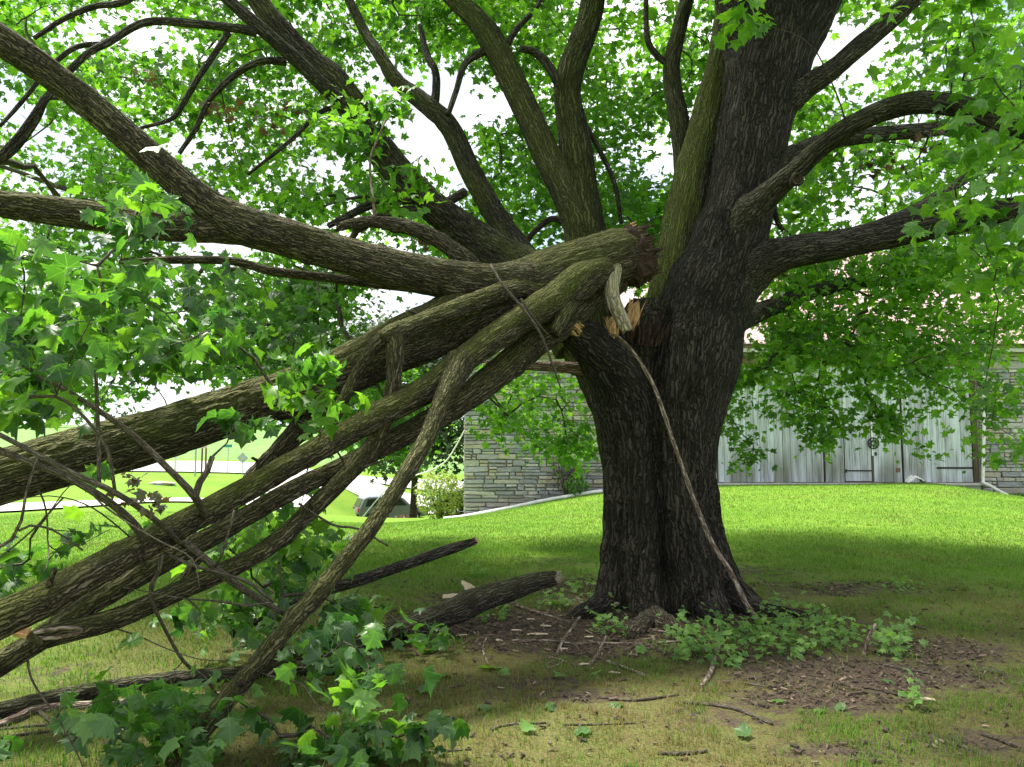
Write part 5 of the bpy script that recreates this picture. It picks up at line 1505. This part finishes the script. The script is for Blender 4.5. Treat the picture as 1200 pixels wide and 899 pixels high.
# bark crumbs and litter on the soil
cnt = 34000
lx, ly = rgn.uniform(-2.2, 5.6, cnt), rgn.uniform(3.6, 9.2, cnt)
sv = soil(lx, ly) + .7 * fbm(np.stack([lx * 1.4, ly * 1.4, lx * 0], 1), 2)
ok = (sv > .50) | (rgn.random(cnt) < .10)
lx, ly = lx[ok], ly[ok]
lz = ground(lx, ly) + .008
cnt = len(lx)
nr = np.stack([rgn.normal(size=cnt) * .35, rgn.normal(size=cnt) * .35, np.ones(cnt)], 1)
chipv = np.array([(-.5, -.15, 0), (.5, -.12, 0), (.45, .14, 0), (-.4, .17, 0), (-.4, -.1, .16), (.35, -.1, .14), (.35, .1, .14), (-.35, .12, .16)])
chipf = np.array([(0, 1, 5), (0, 5, 4), (1, 2, 6), (1, 6, 5), (2, 3, 7), (2, 7, 6), (3, 0, 4), (3, 4, 7), (4, 5, 6), (4, 6, 7)])
m, n, l, b, out = new_mat('litter')
l.new(ramp(n, l, attr(n, 'tint'), [(0, (.028, .020, .014)), (.6, (.085, .060, .042)), (.93, (.15, .11, .075)), (1.0, (.30, .23, .16))]), b.inputs['Base Color']); b.inputs['Roughness'].default_value = .95
tag(link('bark_litter', leaf_mesh('bark_litter', [(chipv, chipf)], np.stack([lx, ly, lz], 1), nr, rgn.normal(size=(cnt, 3)), rgn.uniform(.012, .065, cnt) * rgn.uniform(.3, 1.1, cnt), rgn.random(cnt)), m), 'brown bark crumbs and leaf litter on the bare soil', kind='stuff')

# grass
def grass(count, y0, y1, h0, h1, w0, seed):
    rgn = np.random.default_rng(seed)
    t_ = rgn.random(count)
    yy = (y0 ** .55 + (y1 ** .55 - y0 ** .55) * t_) ** (1 / .55)
    xx = rgn.uniform(-.78, .78, count) * yy
    s = soil(xx, yy) + .95 * fbm(np.stack([xx * 1.8, yy * 1.8, xx * 0 + 4], 1), 3)
    ok = (s < .44) | (rgn.random(count) < .05)
    dens = .55 + .9 * fbm(np.stack([xx * 2.6, yy * 2.6, xx * 0 + 8], 1), 2)
    ok &= rgn.random(count) < np.clip(dens + sstep(9, 12, yy) * .6, .12, 1)
    ok &= np.hypot(xx - TREE.x, yy - TREE.y) > .62
    ok &= rgn.random(count) < (1 - sstep(9.5, 16, yy) if y0 < 5 else sstep(9.5, 16, yy))
    xx, yy = xx[ok], yy[ok]
    k = len(xx)
    zz = ground(xx, yy) - .004
    a = rgn.uniform(0, 2 * np.pi, k)
    ln = rgn.uniform(h0, h1, k) * (0.75 + .5 * rgn.random(k)) * np.clip(1.0 + .6 * fbm(np.stack([xx * 3, yy * 3, xx * 0], 1), 2), .5, 1.6)
    wd = w0 * (yy / 5) ** .6 * rgn.uniform(.7, 1.3, k)
    lean = np.stack([np.cos(a), np.sin(a), 0 * a], 1) * (rgn.uniform(.15, .95, k) * ln)[:, None]
    side = np.stack([-np.sin(a), np.cos(a), 0 * a], 1) * wd[:, None]
    base = np.stack([xx, yy, zz], 1)
    mid = base + lean * .35 + np.stack([0 * a, 0 * a, ln * .6], 1)
    tipp = base + lean + np.stack([0 * a, 0 * a, ln * .85], 1)
    v = np.stack([base - side, base + side, mid + side * .7, mid - side * .7, tipp], 1).reshape(-1, 3)
    o_ = (np.arange(k) * 5)[:, None]
    q = np.array([[0, 1, 2, 3]]) + o_
    t3 = np.array([[3, 2, 4]]) + o_
    dr = dryness(xx, yy)
    tn = np.clip(rgn.normal(.68, .2, k) + .55 * fbm(np.stack([xx * .7, yy * .7, xx * 0 + 5], 1), 4) - dr * (.28 + .5 * fbm(np.stack([xx * 1.1, yy * 1.1, xx * 0 + 2], 1), 3)), 0, 1)
    return v, q, t3, np.repeat(tn, 5)
v, q, t3, tn = grass(330000, 3.3, 16, .022, .062, .0023, 1)
m, n, l, b, out = new_mat('grass_blade')
c = ramp(n, l, attr(n, 'tint'), [(0.0, (.22, .17, .085)), (.25, (.14, .155, .04)), (.5, (.075, .165, .02)), (1.0, (.155, .31, .03))])
l.new(c, b.inputs['Base Color']); b.inputs['Roughness'].default_value = .6; b.inputs['Specular IOR Level'].default_value = .25
tr = n.new('ShaderNodeBsdfTranslucent'); l.new(mixc(n, l, 1.0, c, (1.5, 1.5, .8), 'MULTIPLY'), tr.inputs[0])
mx = n.new('ShaderNodeMixShader'); mx.inputs[0].default_value = .35
l.new(b.outputs[0], mx.inputs[1]); l.new(tr.outputs[0], mx.inputs[2]); l.new(mx.outputs[0], out.inputs['Surface'])
M['grass'] = m
tag(link('grass', mesh_np('grass', v, [q, t3], True, {'tint': tn}), m), 'short patchy lawn grass round the tree', kind='stuff')
v, q, t3, tn = grass(230000, 9.5, 26.4, .03, .05, .0026, 2)
tag(link('far_grass', mesh_np('far_grass', v, [q, t3], True, {'tint': tn}), m), 'bright mown grass of the sunlit lawn', kind='stuff')
